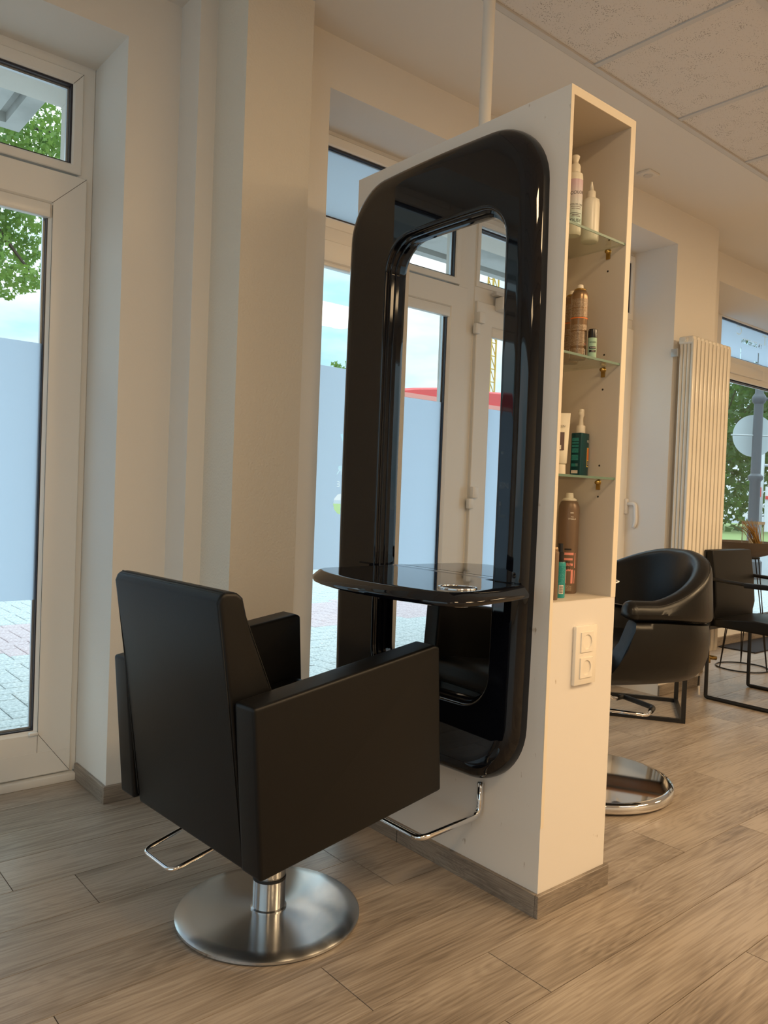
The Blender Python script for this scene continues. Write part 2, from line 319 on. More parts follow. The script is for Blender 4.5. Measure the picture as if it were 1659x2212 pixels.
for k in range(-28,11):
    y = 1.063+PW*k
    if y<Y0 or y>3.10: continue
    wd = min(PW, 3.11-y)
    j = rows.get(k, (k*.517)%1.286); x = j-PL*math.ceil((j-X0)/PL)
    while x < X1:
        xa, xb = max(x,X0), min(x+PL,X1)
        vis = (-5<=k) and xb>-.6
        if vis:
            me = full if (abs(xb-xa-PL)<1e-6 and wd==PW) else plank_mesh(xb-xa-g, wd-g)
            link('plank', me, None, fl, loc=(xa+g/2,y+g/2,0))
        elif xb-xa>.01: box(small, xa+g/2,xb-g/2,y+g/2,y+wd-g/2,-.004,0)
        x += PL
o = from_bm('plank_field', small, 'floor', fl, kind='stuff')
# ---- walls
def multi(name, boxes, mat, parent=None, bv=0):
    bm=bmesh.new()
    for b in boxes: box(bm,*b)
    return from_bm(name,bm,mat,parent)
TH = 3.35   # outer face of facade wall
struct(multi('wall_window', [
    (X0,-1.05,WY,TH,0,3.0), (-1.05,1.03,WY,TH,2.624,3.0), (1.03,1.22,WY,TH,0,3.0), (1.22,1.29,2.513,TH,0,3.0),
    (1.54,1.702,WY2,TH,0,3.0), (1.702,2.80,WY2,TH,2.605,3.0), (2.80,3.12,WY2,TH,0,3.0),(3.12,4.165,WY2,TH,2.605,3.0),(4.165,4.63,WY2,TH,0,3.0),
    (4.63,5.05,2.62,TH,0,3.0),(5.05,8.0,2.62,TH,2.61,3.0),(8.0,X1,2.62,TH,0,3.0)], 'plaster'))
struct(bbox('wall_pillar',(1.285,1.543,2.306,TH,0,3.0),'plaster_rough'))
struct(multi('wall_left',[(X0-.2,X0,Y0,-2.6,0,3.0),(X0-.2,X0,2.2,TH,0,3.0),(X0-.2,X0,-2.6,2.2,0,.25),(X0-.2,X0,-2.6,2.2,2.5,3.0)],'plaster'))
struct(bbox('wall_right',(X1,X1+.2,Y0,TH,0,3.0),'plaster'))
struct(bbox('wall_back',(X0-.2,X1+.2,Y0-.2,Y0,0,3.0),'plaster'))
# ---- ceiling
ce = struct(bbox('ceiling',(X0-.2,X1+.2,Y0-.2,TH,2.83,3.05),'soffit'))
bbox('plaster_band',(X0,X1,1.905,WY,CZ,2.83),'soffit',ce)
TX, TY, T = 2.575, 1.89, .625
bm=bmesh.new()
k=0
while TY-k*T > Y0:
    y=TY-k*T; box(bm,X0,X1,y-.012,y+.012,CZ-.002,CZ+.02); k+=1
for i in range(-9,10):
    x=TX+i*T
    if X0<x<X1: box(bm,x-.012,x+.012,Y0,1.89,CZ,CZ+.02)
from_bm('ceiling_grid',bm,'grid',ce)
bm=bmesh.new(); box(bm,.013,T-.013,.013,T-.013,.006,.018); tm=bpy.data.meshes.new('ceiling_tile'); bmesh.ops.recalc_face_normals(bm,faces=bm.faces[:]); bm.to_mesh(tm); bm.free(); tm.materials.append(M_['tile'])
for i in range(-9,10):
    for k in range(1,10):
        x=TX+i*T; y=TY-k*T
        if X0-.01<x and x+T<X1+.6 and y>Y0-.3: link('ceiling_tile',tm,None,ce,loc=(x,y,CZ))
# ---- skirting
def skirt(n, d, mat): struct(bbox(n,d,mat,None,.002,1))
skirt('baseboard_pier',(1.018,1.23,2.648,2.66,0,.06),'skirt'); skirt('baseboard_jamb',(1.018,1.03,2.66,2.945,0,.06),'skirt_y')
skirt('baseboard_step',(1.208,1.22,2.50,2.648,0,.06),'skirt_y'); skirt('baseboard_pillar',(1.273,1.545,2.294,2.306,0,.06),'skirt')
skirt('baseboard_window',(4.165,4.63,2.408,2.42,0,.06),'skirt'); skirt('baseboard_right',(4.64,5.05,2.608,2.62,0,.06),'skirt')
struct(bbox('trim_1',(-1.05,1.02,2.93,3.0,0,.028),'pvc',None,.003))
# ---- pavement, street
gr = thing('pavement','grey and red block paving outside the windows','pavement',(0,0,0)); 
gr['kind']='structure'
del gr['category']
bbox('bedding',(-12,14,3.35,12.5,-.14,-.045),'joint',gr)
L_,W_,e_ = .24,.12,.006
def brick_mesh(a,b,mat):
    bm=bmesh.new(); t=.006; A=[(0,0),(a,0),(a,b),(0,b)]; B=[(t,t),(a-t,t),(a-t,b-t),(t,b-t)]
    V=[[bm.verts.new((x,y,-.02)) for x,y in A],[bm.verts.new((x,y,-.004)) for x,y in A],[bm.verts.new((x,y,0)) for x,y in B]]
    for P,Q in zip(V,V[1:]):
        for k in range(4): bm.faces.new((P[k],P[(k+1)%4],Q[(k+1)%4],Q[k]))
    bm.faces.new(V[2]); me=bpy.data.meshes.new('brick'); bm.to_mesh(me); bm.free(); me.materials.append(M_[mat]); return me
BM = {(h,m):brick_mesh(L_-e_ if h else W_-e_, W_-e_ if h else L_-e_, m) for h in (0,1) for m in ('paver','paver_red')}
cand=[]; 
for i in range(-110,130):
    for j in range(-4,110):
        # herringbone: cell (i,j); horizontal brick if (i-j)%4==0, vertical if (i-j)%4==3 (covers upwards)
        q=(i-j)%4
        x=i*W_; y=3.36+j*W_
        if q==0: cand.append((1,x,y))
        elif q==3: cand.append((0,x,y))
def in_view(x,y):
    r=x/y
    if .22<=r<=.34 and y<8: return 1            # through window_1
    if .66<=r<=.80 and y<9: return 1            # through window_2
    return 0
def in_mirror(x,y):
    xr=3.32-x; r=xr/y
    return .60<r<1.05 and x<1.1 and y<5.6 and (r<.86 or r>.92)
sel=[]; rest=[]
for h,x,y in cand:
    if not(-9<x<12 and 3.35<=y<12.2): continue
    (sel if in_view(x,y) else rest).append((h,x,y))
sel.sort(key=lambda a:a[2]); rest += sel[299:]; sel=sel[:299]
def red(y): return 5.35<y<6.5
for h,x,y in sel: link('brick',BM[(h,'paver_red' if red(y) else 'paver')],None,gr,loc=(x,y,-.03+random.uniform(-.0015,.0015)))
bm=bmesh.new()
for h,x,y in rest:
    a,b=(L_-e_,W_-e_) if h else (W_-e_,L_-e_); v=[bm.verts.new(p) for p in ((x,y,-.032),(x+a,y,-.032),(x+a,y+b,-.032),(x,y+b,-.032),(x+.006,y+.006,-.029),(x+a-.006,y+.006,-.029),(x+a-.006,y+b-.006,-.029),(x+.006,y+b-.006,-.029))]
    for q in ((4,5,6,7),(0,1,5,4),(1,2,6,5),(2,3,7,6),(3,0,4,7)):
        f=bm.faces.new([v[t] for t in q]); f.material_index = 1 if red(y) else 0
o=from_bm('paving_field',bm,'paver',gr,kind='stuff'); o.data.materials.append(M_['paver_red'])
struct(bbox('road',(10.9,40,3.4,60,-.12,-.06),'asphalt')); struct(bbox('verge',(24,60,11.5,70,-.11,-.02),'grass'))
struct(bbox('far_ground',(-120,120,-60,120,-.30,-.145),'asphalt'))
# ============================================================ WINDOWS
def frame_ring(bm,x0,x1,z0,z1,w,y0,y1,wt=None,wb=None):
    wt=wt or w; wb=wb or w
    box(bm,x0,x0+w,y0,y1,z0,z1); box(bm,x1-w,x1,y0,y1,z0,z1); box(bm,x0+w,x1-w,y0,y1,z1-wt,z1); box(bm,x0+w,x1-w,y0,y1,z0,z0+wb)
def mitre_ring(bm,x0,x1,z0,z1,w,y0,y1,wt=None,wb=None,ch=.006):
    """frame with mitred corners and a chamfered inner edge"""
    wt=wt or w; wb=wb or w
    O=[(x0,z0),(x1,z0),(x1,z1),(x0,z1)]; I=[(x0+w,z0+wb),(x1-w,z0+wb),(x1-w,z1-wt),(x0+w,z1-wt)]
    I2=[(x0+w-ch,z0+wb-ch),(x1-w+ch,z0+wb-ch),(x1-w+ch,z1-wt+ch),(x0+w-ch,z1-wt+ch)]
    rings=[[(x,y1,z) for x,z in O],[(x,y0+.003,z) for x,z in O],[(x+(.003 if x<(x0+x1)/2 else -.003),y0,z+(.003 if z<(z0+z1)/2 else -.003)) for x,z in O],[(x,y0,z) for x,z in I2],[(x,y0+ch,z) for x,z in I],[(x,y1,z) for x,z in I]]
    V=[[bm.verts.new(p) for p in r] for r in rings]+[None]; V[-1]=V[0]
    for A,B in zip(V,V[1:]):
        for k in range(4): bm.faces.new((A[k],A[(k+1)%4],B[(k+1)%4],B[k]))
def film_panel(name,x0,x1,z0,z1,Y,parent,cuts=()):
    bm=bmesh.new(); box(bm,x0,x1,Y-.0006,Y,z0,z1); f=from_bm(name,bm,'film',parent)
    if cuts:
        for s,size,cx,cz,bold in cuts:
            me=text_mesh(s,size,.01); bm=bmesh.new(); bm.from_mesh(me)
            for v in bm.verts: v.co=(cx-v.co.x*bold, Y-v.co.z, cz+v.co.y)     # mirrored: read from the street
            bmesh.ops.reverse_faces(bm,faces=bm.faces[:]); bmesh.ops.recalc_face_normals(bm,faces=bm.faces[:])
            m2=bpy.data.meshes.new('c'); bm.to_mesh(m2); bm.free(); c=bpy.data.objects.new('c',m2); COL.objects.link(c)
            md=f.modifiers.new('b','BOOLEAN'); md.object=c; md.operation='DIFFERENCE'; md.solver='EXACT'; bpy.context.view_layer.update()
            try:
                nm=bpy.data.meshes.new_from_object(f.evaluated_get(bpy.context.evaluated_depsgraph_get()))
                f.modifiers.clear()
                if len(nm.polygons)>6: f.data=nm
            except Exception: f.modifiers.clear()
            bpy.data.objects.remove(c)
    bm=bmesh.new(); bm.from_mesh(f.data); bmesh.ops.delete(bm,geom=[q for q in bm.faces if q.normal.y>-.5],context='FACES'); bm.to_mesh(f.data); bm.free()   # a single thin sheet
    return f
def glazing(parent,x0,x1,z0,z1,Y,film=None,cuts=(),blind=None,filmname='privacy_film'):
    """pane with gasket, spacer, optional film; x0..x1,z0..z1 = visible glass"""
    bm=bmesh.new(); frame_ring(bm,x0-.004,x1+.004,z0-.004,z1+.004,.010,Y+.014,Y+.036); from_bm('gasket',bm,'gasket',parent)
    bm=bmesh.new(); frame_ring(bm,x0+.005,x1-.005,z0+.005,z1-.005,.008,Y+.032,Y+.045); from_bm('spacer',bm,'spacer',parent)
    bm=bmesh.new(); v=[bm.verts.new(p) for p in ((x0-.004,Y+.03,z0-.004),(x1+.004,Y+.03,z0-.004),(x1+.004,Y+.03,z1+.004),(x0-.004,Y+.03,z1+.004))]; bm.faces.new(v); from_bm('pane',bm,'glass',parent)
    if film: film_panel(filmname,x0+.002,x1-.002,film[0],film[1],Y+.029,parent,cuts)
    if blind: bbox('blind_cassette',(x0-.002,x1+.002,Y-.004,Y+.026,blind[0],blind[1]),'pvc',parent,.004)
def window_unit(name, xl,xr, Y, ztop, z0=.026, bays=((0,0),), zt=(2.258,2.543), zm=(.199,2.093)):
    w=struct(bpy.data.objects.new(name,None)); COL.objects.link(w); return w
# -- window_1 : fixed light + transom beside the door (seen directly and in the mirror)
w1=struct(bpy.data.objects.new('window_1',None)); COL.objects.link(w1)
bm=bmesh.new(); mitre_ring(bm,.245,1.03,.028,2.635,.055,FY+.012,FY+.09); from_bm('window_frame',bm,'pvc',w1,autosm=30)
bm=bmesh.new(); mitre_ring(bm,.355,.985,2.225,2.59,.036,FY+.004,FY+.08,.045,.034); from_bm('transom_sash',bm,'pvc',w1,autosm=30)
bm=bmesh.new(); mitre_ring(bm,.30,1.005,.034,2.215,.122,FY,FY+.08,.118,.160); box(bm,.305,1.0,FY-.0006,FY+.01,.118,.120); from_bm('sash',bm,'pvc',w1,autosm=30)
bbox('mullion',(.245,.36,FY+.008,FY+.085,.03,2.62),'pvc',w1,.004)
bm=bmesh.new(); mitre_ring(bm,.42,.885,.190,2.10,.012,FY+.006,FY+.03,ch=.01); from_bm('glazing_bead',bm,'pvc',w1,autosm=30)
glazing(w1,.43,.877,.199,2.093,FY,film=(.674,1.599),blind=(2.044,2.093))
glazing(w1,.39,.948,2.258,2.543,FY)
bbox('blind_clip',(.855,.885,FY-.012,FY+.01,.187,.198),'pvc',w1,.003)
for a,b in (((.883,.194),(1.003,.036)),((.883,2.097),(1.003,2.213)),((.949,2.545),(.984,2.588))):
    from_bm('mitre_joint',tube([(a[0],FY-.0001,a[1]),(b[0],FY-.0001,b[1])] if a[1]<2.2 else [(a[0],FY+.0039,a[1]),(b[0],FY+.0039,b[1])],.0007,5),'dark',w1)
from_bm('bead_joint',tube([(.886,FY-.0001,.12),(.886,FY-.0001,2.09)],.0007,5),'dark',w1)
# -- door_1 : glazed door left of it, seen only in the mirror
d1=struct(bpy.data.objects.new('door_1',None)); COL.objects.link(d1)
bm=bmesh.new(); mitre_ring(bm,-1.05,.245,.0,2.635,.045,FY+.01,FY+.09); box(bm,-1.0,.24,FY+.008,FY+.085,2.13,2.24); from_bm('door_frame',bm,'pvc',d1,autosm=30)
bm=bmesh.new(); mitre_ring(bm,-.99,.235,.01,2.16,.125,FY-.012,FY+.07,.125,.20); from_bm('door_leaf',bm,'pvc',d1,autosm=30)
bm=bmesh.new(); mitre_ring(bm,-1.01,.235,2.24,2.60,.03,FY+.002,FY+.08); from_bm('transom_sash',bm,'pvc',d1,autosm=30)
glazing(d1,-.865,.11,.21,2.035,FY-.008,film=(.674,1.599),cuts=(('T',.15,-.10,1.315,1.0),('LEINAI',.048,-.17,1.18,1.2),('L',.13,-.15,1.04,1.2)),blind=(1.985,2.035))
glazing(d1,-.97,.205,2.27,2.555,FY)
for z in (2.04,1.105,.28):
    h=bbox('door_hinge',(.226,.262,FY-.034,FY-.010,z-.058,z-.004),'pvc',d1,.004); bbox('hinge_knuckle',(.196,.24,FY-.038,FY-.010,z,z+.06),'pvc',d1,.004)
cl=bbox('door_closer',(-.20,.10,FY-.07,FY-.012,2.13,2.20),'pvc',d1,.006); bbox('cover_plate',(-.19,.13,FY-.05,FY-.01,2.205,2.225),'grid',d1,.003)
bbox('door_handle',(-.93,-.91,FY-.06,FY-.012,1.0,1.14),'pvc',d1,.006)
# -- window_2 and window_3 in the deep bays beside the partition
def bay(name, xl, xr, film, cuts=(), split=True):
    w=struct(bpy.data.objects.new(name,None)); COL.objects.link(w); Y=FY2
    bm=bmesh.new(); mitre_ring(bm,xl,xr,.028,2.62,.035,Y+.012,Y+.09); from_bm('window_frame',bm,'pvc',w,autosm=30)
    bbox('transom_bar',(xl+.03,xr-.03,Y+.006,Y+.085,2.10,2.22),'pvc',w,.004)
    bm=bmesh.new(); mitre_ring(bm,xl+.02,xr-.02,2.205,2.585,.042,Y+.002,Y+.08); from_bm('transom_sash',bm,'pvc',w,autosm=30)
    bm=bmesh.new(); mitre_ring(bm,xl+.022,xr-.022,.04,2.15,.085,Y-.006,Y+.08,.09,.15); from_bm('sash',bm,'pvc',w,autosm=30)
    glazing(w,xl+.065,xr-.065,2.25,2.54,Y,film=(2.25,2.54),filmname='transom_film'); glazing(w,xl+.11,xr-.11,.192,2.06,Y,film=film,cuts=cuts,blind=(2.043,2.06))
    return w
bay('window_2',1.67,2.80,(.775,1.638),cuts=(('V',.20,2.09,1.28,1.0),('R',.055,2.033,1.20,1.0),('E',.035,2.028,1.14,1.0),('D',.14,2.05,1.05,1.0)))
w3=bay('window_3',3.12,4.20,(.775,1.638))
for xx,s in ((4.075,1),):
    bbox('handle_plate',(4.145,4.172,FY2-.024,FY2-.005,1.045,1.135),'pvc',w3,.004)
    from_bm('window_handle',tube(arcpath([(4.158,FY2-.02,1.105),(4.158,FY2-.075,1.108),(4.155,FY2-.085,1.0),(4.155,FY2-.07,.965)],.022),[.011]+[.012]*14+[.008]*2 if False else .0115,10),'pvc',w3,smooth=True)
# -- window_4 : shop window at the far right
w4=struct(bpy.data.objects.new('window_4',None)); COL.objects.link(w4); Y=3.05
bm=bmesh.new(); mitre_ring(bm,5.05,8.0,.0,2.70,.05,Y+.012,Y+.09); from_bm('window_frame',bm,'pvc',w4,autosm=30)
bm=bmesh.new(); mitre_ring(bm,5.88,7.96,2.245,2.66,.07,Y,Y+.08,.06,.065); from_bm('transom_sash',bm,'pvc',w4,autosm=30)
bbox('transom_bar',(5.8,8.0,Y-.004,Y+.085,2.13,2.26),'pvc',w4,.004); bbox('blind_cassette',(5.9,6.62,Y-.03,Y,2.175,2.255),'pvc',w4,.004)
bm=bmesh.new(); mitre_ring(bm,5.86,7.35,.02,2.18,.10,Y-.008,Y+.08,.05,.17); from_bm('sash',bm,'pvc',w4,autosm=30)
bbox('mullion',(7.35,7.45,Y-.01,Y+.085,.02,2.2),'pvc',w4,.004)
bbox('side_panel',(5.05,5.9,Y+.01,Y+.06,0,2.7),'pvc',w4)
glazing(w4,5.95,7.89,2.31,2.60,Y,film=(2.31,2.60),filmname='transom_film',cuts=(('C',.11,6.29,2.545,1.3),('YA SCHEIDEN',.06,6.52,2.475,1.0),('L',.13,6.62,2.365,1.5),('T',.12,6.75,2.53,1.4),('J',.12,6.33,2.37,1.3)))
glazing(w4,5.96,7.25,.19,2.13,Y); glazing(w4,7.45,7.95,.19,2.13,Y)
struct(bbox('trim_2',(4.9,8.0,3.02,3.06,0,.07),'skirt'))
# ============================================================ PARTITION
PX,PX2,PY,PY2,PZ = 1.668,1.965,1.289,2.18,2.186
pt = thing('display_partition','tall white laminated partition with open shelf niche, mirror on its side','partition',(0,0,0))
NX0,NX1,NZ0,NZ1,ND = 1.680,1.943,.834,2.163,1.56
bm=bmesh.new(); box(bm,PX,PX2,PY,PY2,0.0,NZ0); box(bm,PX,PX2,ND,PY2,NZ0,PZ); box(bm,PX,NX0-.004,PY+.0008,ND,NZ0,PZ); box(bm,NX1+.004,PX2,PY+.0008,ND,NZ0,PZ); box(bm,NX0-.004,NX1+.004,PY+.0008,ND,NZ1+.004,PZ)
from_bm('body',bm,'laminate',pt)
bm=bmesh.new(); box(bm,NX0-.004,NX0,PY+.001,ND,NZ0,NZ1+.004); box(bm,NX1,NX1+.004,PY+.001,ND,NZ0,NZ1+.004); box(bm,NX0,NX1,PY+.001,ND,NZ1,NZ1+.004); box(bm,NX0,NX1,ND-.004,ND,NZ0,NZ1); box(bm,NX0,NX1,PY-.0005,ND-.004,NZ0,NZ0+.0015)
from_bm('niche_lining',bm,'niche',pt)
bm=bmesh.new(); box(bm,PX-.0004,NX0,PY-.0012,PY+.001,NZ0-.6,PZ+.0005); box(bm,NX1,PX2+.0004,PY-.0012,PY+.001,NZ0,PZ+.0005); box(bm,NX0,NX1,PY-.0012,PY+.001,NZ1,PZ+.0005); 
from_bm('edge_band',bm,'edge_wood',pt)
bbox('skirting',(PX-.012,PX2+.012,PY-.012,PY,0,.06),'skirt',pt,.0015,1)
bm=bmesh.new()
for d in ((PX-.012,PX,PY,PY2,0,.06),(PX2,PX2+.012,PY,PY2,0,.06)): box(bm,*d)
bs=from_bm('skirting',bm,'skirt_y',pt); 
bm=bmesh.new(); box(bm,PX-.0125,PX-.0118,1.84,1.842,0,.06); from_bm('skirting_joint',bm,'dark',pt)
bm=bmesh.new()
for z in (1.86,1.77,1.53,1.43,1.21,1.12): 
    lathe([(0.0,0),(.003,0)],10,bm,cap=False)
    for v in bm.verts:
        if abs(v.co.x)<.01 and abs(v.co.y)<.01 and v.co.z==0: v.co=(NX1-.0005,1.345+v.co.x,z+v.co.y)
from_bm('peg_holes',bm,'dark',pt)
SH=(1.836,1.497,1.172)
for z in SH:
    s=bbox('glass_shelf',(NX0,NX1,PY+.004,ND-.006,z-.003,z+.003),'shelf_glass',pt)
    bbox('glass_edge',(NX0+.0005,NX1-.0005,PY+.0025,PY+.0045,z-.0032,z+.0032),'glass_edge',s)
    pn=from_bm('shelf_pin',lathe([(0,0),(.005,0),(.005,.012),(.009,.013),(.009,.015),(0,.015)],12),'brass',pt,smooth=True); pn.location=(NX1-.013,1.345,z-.011); pn.rotation_euler=(0,R(90),0)
    pp=bbox('pin_plate',(NX1-.003,NX1-.0005,1.338,1.352,z-.032,z-.004),'brass',pt,.001)
# pole
pl=tag(from_bm('ceiling_pole',lathe([(.019,PZ),(.019,CZ)],24),'pipe',autosm=40),'slim cream metal pole rising from the partition top to the ceiling','pole')
pl.data.transform(Matrix.Translation((1.815,1.735,0)))
# socket
sk=thing('wall_socket','double white power socket on the partition end below the shelf niche','socket',(1.8225,PY,.683))
bbox('frame',(-.0485,.0485,-.0115,0,-.081,.081),'socket',sk,.003)
for dz in (.0365,-.0345):
    bm=bmesh.new(); n=32; yo=-.0145; 
    # square insert with round well
    sq=[]; ci=[]
    for k in range(n):
        a=2*PI*k/n+PI/4; c,s=math.cos(a),math.sin(a); m=max(abs(c),abs(s)); sq.append((c/m*.0275,s/m*.0275)); ci.append((c*.0205,s*.0205))
    rings=[[(x,-.0112,z) for x,z in sq],[(x,yo,z) for x,z in sq],[(x,yo,z) for x,z in ci],[(x,-.002,z) for x,z in ci],[(x*.02,-.002,z*.02) for x,z in ci]]
    loft(rings,True,bm); ins=from_bm('socket_insert',bm,'socket',sk,autosm=30,loc=(0,0,dz))
    for px in (-.0095,.0095):
        bm=lathe([(0,0),(.0025,0)],10,cap=False); h=from_bm('pin_hole',bm,'dark',ins); h.rotation_euler=(R(90),0,0); h.location=(px,-.0022,0)
    for sz in (1,-1): bbox('earth_clip',(-.003,.003,-.010,-.002,sz*.0195-.001,sz*.0195+.001),'dark',ins)
# ============================================================ MIRROR FRAME
mf=thing('salon_mirror','tall mirror in a rounded glossy black moulded frame on the white partition','mirror',(0,0,0))
def rr_ring(y0,y1,z0,z1,rad,X,n=12,bul=.0):
    pts=[]
    cs=[(y1-rad,z1-rad,0),(y0+rad,z1-rad,90),(y0+rad,z0+rad,180),(y1-rad,z0+rad,270)]
    cy,cz=(y0+y1)/2,(z0+z1)/2
    for cyy,czz,a0 in cs:
        for k in range(n+1):
            a=R(a0+90*k/n); pts.append((cyy+rad*math.cos(a),czz+rad*math.sin(a)))
        # straight sides get intermediate points
        nx=cs[(cs.index((cyy,czz,a0))+1)%4]; ex,ez=pts[-1]; a=R(nx[2]); fx,fz=nx[0]+rad*math.cos(a),nx[1]+rad*math.sin(a)
        for k in range(1,8):
            t=k/8; pts.append((ex+(fx-ex)*t,ez+(fz-ez)*t))
    o=[]
    for y,z in pts:
        u=(y-cy)/((y1-y0)/2); v=(z-cz)/((z1-z0)/2)
        o.append((X,y+(u)*bul*(1-v*v),z+v*bul*(1-u*u)))
    return o
OY0,OY1,OZ0,OZ1=1.352,2.165,.315,2.125
rings=[rr_ring(OY0,OY1,OZ0,OZ1,.17,PX,bul=.012),rr_ring(OY0,OY1,OZ0,OZ1,.17,1.655,bul=.012),rr_ring(OY0+.003,OY1-.004,OZ0+.004,OZ1-.003,.168,1.640,bul=.012),rr_ring(OY0+.012,OY1-.016,OZ0+.014,OZ1-.012,.162,1.625,bul=.012),
 rr_ring(OY0+.028,OY1-.032,OZ0+.030,OZ1-.028,.15,1.615,bul=.011),rr_ring(OY0+.05,OY1-.05,OZ0+.055,OZ1-.05,.135,1.612,bul=.01),
 rr_ring(OY0+.056,OY1-.056,OZ0+.061,OZ1-.056,.132,1.612,bul=.009),rr_ring(1.436,1.957,.508,1.920,.104,1.612,bul=.006),rr_ring(1.440,1.953,.512,1.916,.10,1.612,bul=.006),rr_ring(1.444,1.949,.516,1.912,.10,1.6115,bul=.006),rr_ring(1.448,1.945,.520,1.908,.098,1.615,bul=.006),rr_ring(1.449,1.944,.521,1.907,.097,1.628,bul=.006),
 rr_ring(1.455,1.938,.527,1.901,.093,1.630,bul=.006),rr_ring(1.456,1.937,.528,1.900,.092,1.643,bul=.006),rr_ring(1.462,1.931,.534,1.894,.088,1.645,bul=.006),rr_ring(1.463,1.930,.535,1.893,.087,1.656,bul=.006)]
bm=loft(rings,False); from_bm('frame',bm,'gloss',mf,autosm=50)
bm=bmesh.new(); bm.faces.new([bm.verts.new(p) for p in rr_ring(1.460,1.933,.532,1.896,.088,1.6555,bul=.006)]); from_bm('mirror_glass',bm,'mirror',mf)
# console
cs=thing('mirror_console','glossy black bow-fronted console shelf projecting from the mirror frame','shelf',(0,0,0))
def console(xf, ys):   # plan outline list, front bowed
    pass
top=[(1.612,1.335),(1.55,1.325),(1.48,1.312),(1.40,1.296),(1.345,1.296),(1.31,1.315),(1.292,1.35),(1.28,1.42),(1.270,1.50),(1.268,1.58),(1.275,1.66),(1.292,1.75),(1.315,1.82),(1.345,1.875),(1.375,1.898),(1.42,1.905),(1.50,1.905),(1.56,1.905),(1.612,1.905)]
c0=Vector((1.46,1.60))
def grow(P,d): 
    o=[]
    for x,y in P:
        if x>1.6: o.append((x,y+(d*.8 if y>1.6 else -d*.8))); continue
        v=Vector((x,y))-c0; v.normalize(); o.append((x+v.x*d,y+v.y*d))
    return o
rings=[[(x,y,z) for x,y in grow(top,d)] for d,z in ((.004,.847),(.018,.845),(.0255,.847),(.0275,.851),(.0275,.856),(.0262,.8585),(.016,.867),(.004,.876),(.0,.878),(-.006,.8782),(-.02,.8782))]
from_bm('shelf_board',loft(rings),'gloss',cs,autosm=35)
for ya,yb in ((1.365,1.435),(1.955,2.03)):
    bm=loft([[(1.603,ya+.012,.856),(1.613,ya,.850),(1.613,yb,.850),(1.603,yb-.012,.856)],[(1.603,ya+.012,.876),(1.613,ya,.881),(1.613,yb,.881),(1.603,yb-.012,.876)]]); from_bm('bracket_flare',bm,'gloss',cs)
bbox('shelf_back',(1.608,1.6545,1.474,1.922,.854,.8778),'gloss',cs)
bbox('trim_strip',(1.6535,1.6553,1.474,1.922,.878,.8805),'chrome',cs)
bm=tube([(1.395+.046*math.cos(a),1.362+.046*math.sin(a),.879) for a in [2*PI*k/40 for k in range(40)]],.0032,8,True); from_bm('dryer_ring',bm,'chrome',cs,smooth=True)
bm=lathe([(.046,.8785),(.044,.868),(.040,.852),(.038,.835),(.0365,.835),(.0385,.852),(.0425,.868),(.0445,.879)],40,c=(1.395,1.362),cap=False); from_bm('ring_sleeve',bm,'chrome',cs,smooth=True)
bm=lathe([(0,.8786),(.0425,.8786)],32,c=(1.395,1.362),cap=False); from_bm('ring_opening',bm,'dark',cs)
# chrome hook on the far side of the partition, only its tip shows
hk=tag(from_bm('wall_hook',tube(arcpath([(1.966,1.33,.875),(2.005,1.325,.880),(2.03,1.318,.872),(1.99,1.318,.866),(1.966,1.33,.868)],.008),.0028,8),'chrome',smooth=True),'tiny chrome hook on the far side of the partition beside the niche','hook')
# footrest bar below the frame
ft=tag(from_bm('footrest_bar',tube(arcpath([(1.650,1.49,.302),(1.650,1.49,.208),(1.425,1.49,.196),(1.425,2.03,.196),(1.650,2.03,.208),(1.650,2.03,.302)],.03),.0085,12),'chrome',smooth=True),'bent chrome footrest bar below the black mirror frame','footrest')
# ============================================================ STYLING CHAIR
ch=thing('styling_chair','black leatherette box-armed styling chair with its back to the camera','chair',(1.107,1.721,0),R(3.4))
def cushion(name, prof, y0, y1, mat, parent, bv=.012, seg=3, extra=None):
    """side profile (u,z) extruded over y0..y1 with soft edges"""
    bm=bmesh.new(); A=[bm.verts.new((u,y0,z)) for u,z in prof]; B=[bm.verts.new((u,y1,z)) for u,z in prof]; n=len(prof)
    bm.faces.new(A[::-1]); bm.faces.new(B)
    for k in range(n): bm.faces.new((A[k],A[(k+1)%n],B[(k+1)%n],B[k]))
    bmesh.ops.recalc_face_normals(bm,faces=bm.faces[:])
    es=[e for e in bm.edges if e.calc_face_angle(0)>R(28)]
    bmesh.ops.bevel(bm,geom=es,offset=bv,segments=seg,profile=.6,affect='EDGES')
    return from_bm(name,bm,mat,parent,autosm=40)
arm=[(-.260,.284),(.293,.352),(.268,.722),(.250,.7285),(-.292,.654)]
for s in (-1,1):
    y0,y1=(s*.325,s*.252) if s<0 else (.252,.325)
    a=cushion('armrest',arm,min(y0,y1),max(y0,y1),'leather',ch,.009)
    # piping seams along both side outlines
    for yy in (min(y0,y1)+.0045,max(y0,y1)-.0045):
        bm=tube(arcpath([(-.286,yy,.648),(.252,yy,.7245),(.2655,yy,.716),(.29,yy,.356)],.008,3),.0011,5); from_bm('piping',bm,'rubber',a)
bk=[(-.247,.275),(-.300,.66),(-.333,.862),(-.328,.878),(-.315,.886),(-.288,.884),(-.272,.872),(-.262,.835),(-.246,.79),(-.226,.745),(-.207,.70),(-.188,.66),(-.165,.58),(-.15,.50),(-.14,.40),(-.14,.30)]
b=cushion('backrest',bk,-.246,.246,'leather',ch,.010)
for yy in (-.2415,.2415):
    from_bm('seam',tube([(-.2515,yy,.30),(-.3005,yy,.66),(-.3305,yy,.86),(-.3255,yy,.8755),(-.315,yy,.8835),(-.288,yy,.8815),(-.2735,yy,.870),(-.2625,yy,.83),(-.2255,yy,.745),(-.1885,yy,.66)],.0011,5),'rubber',b)
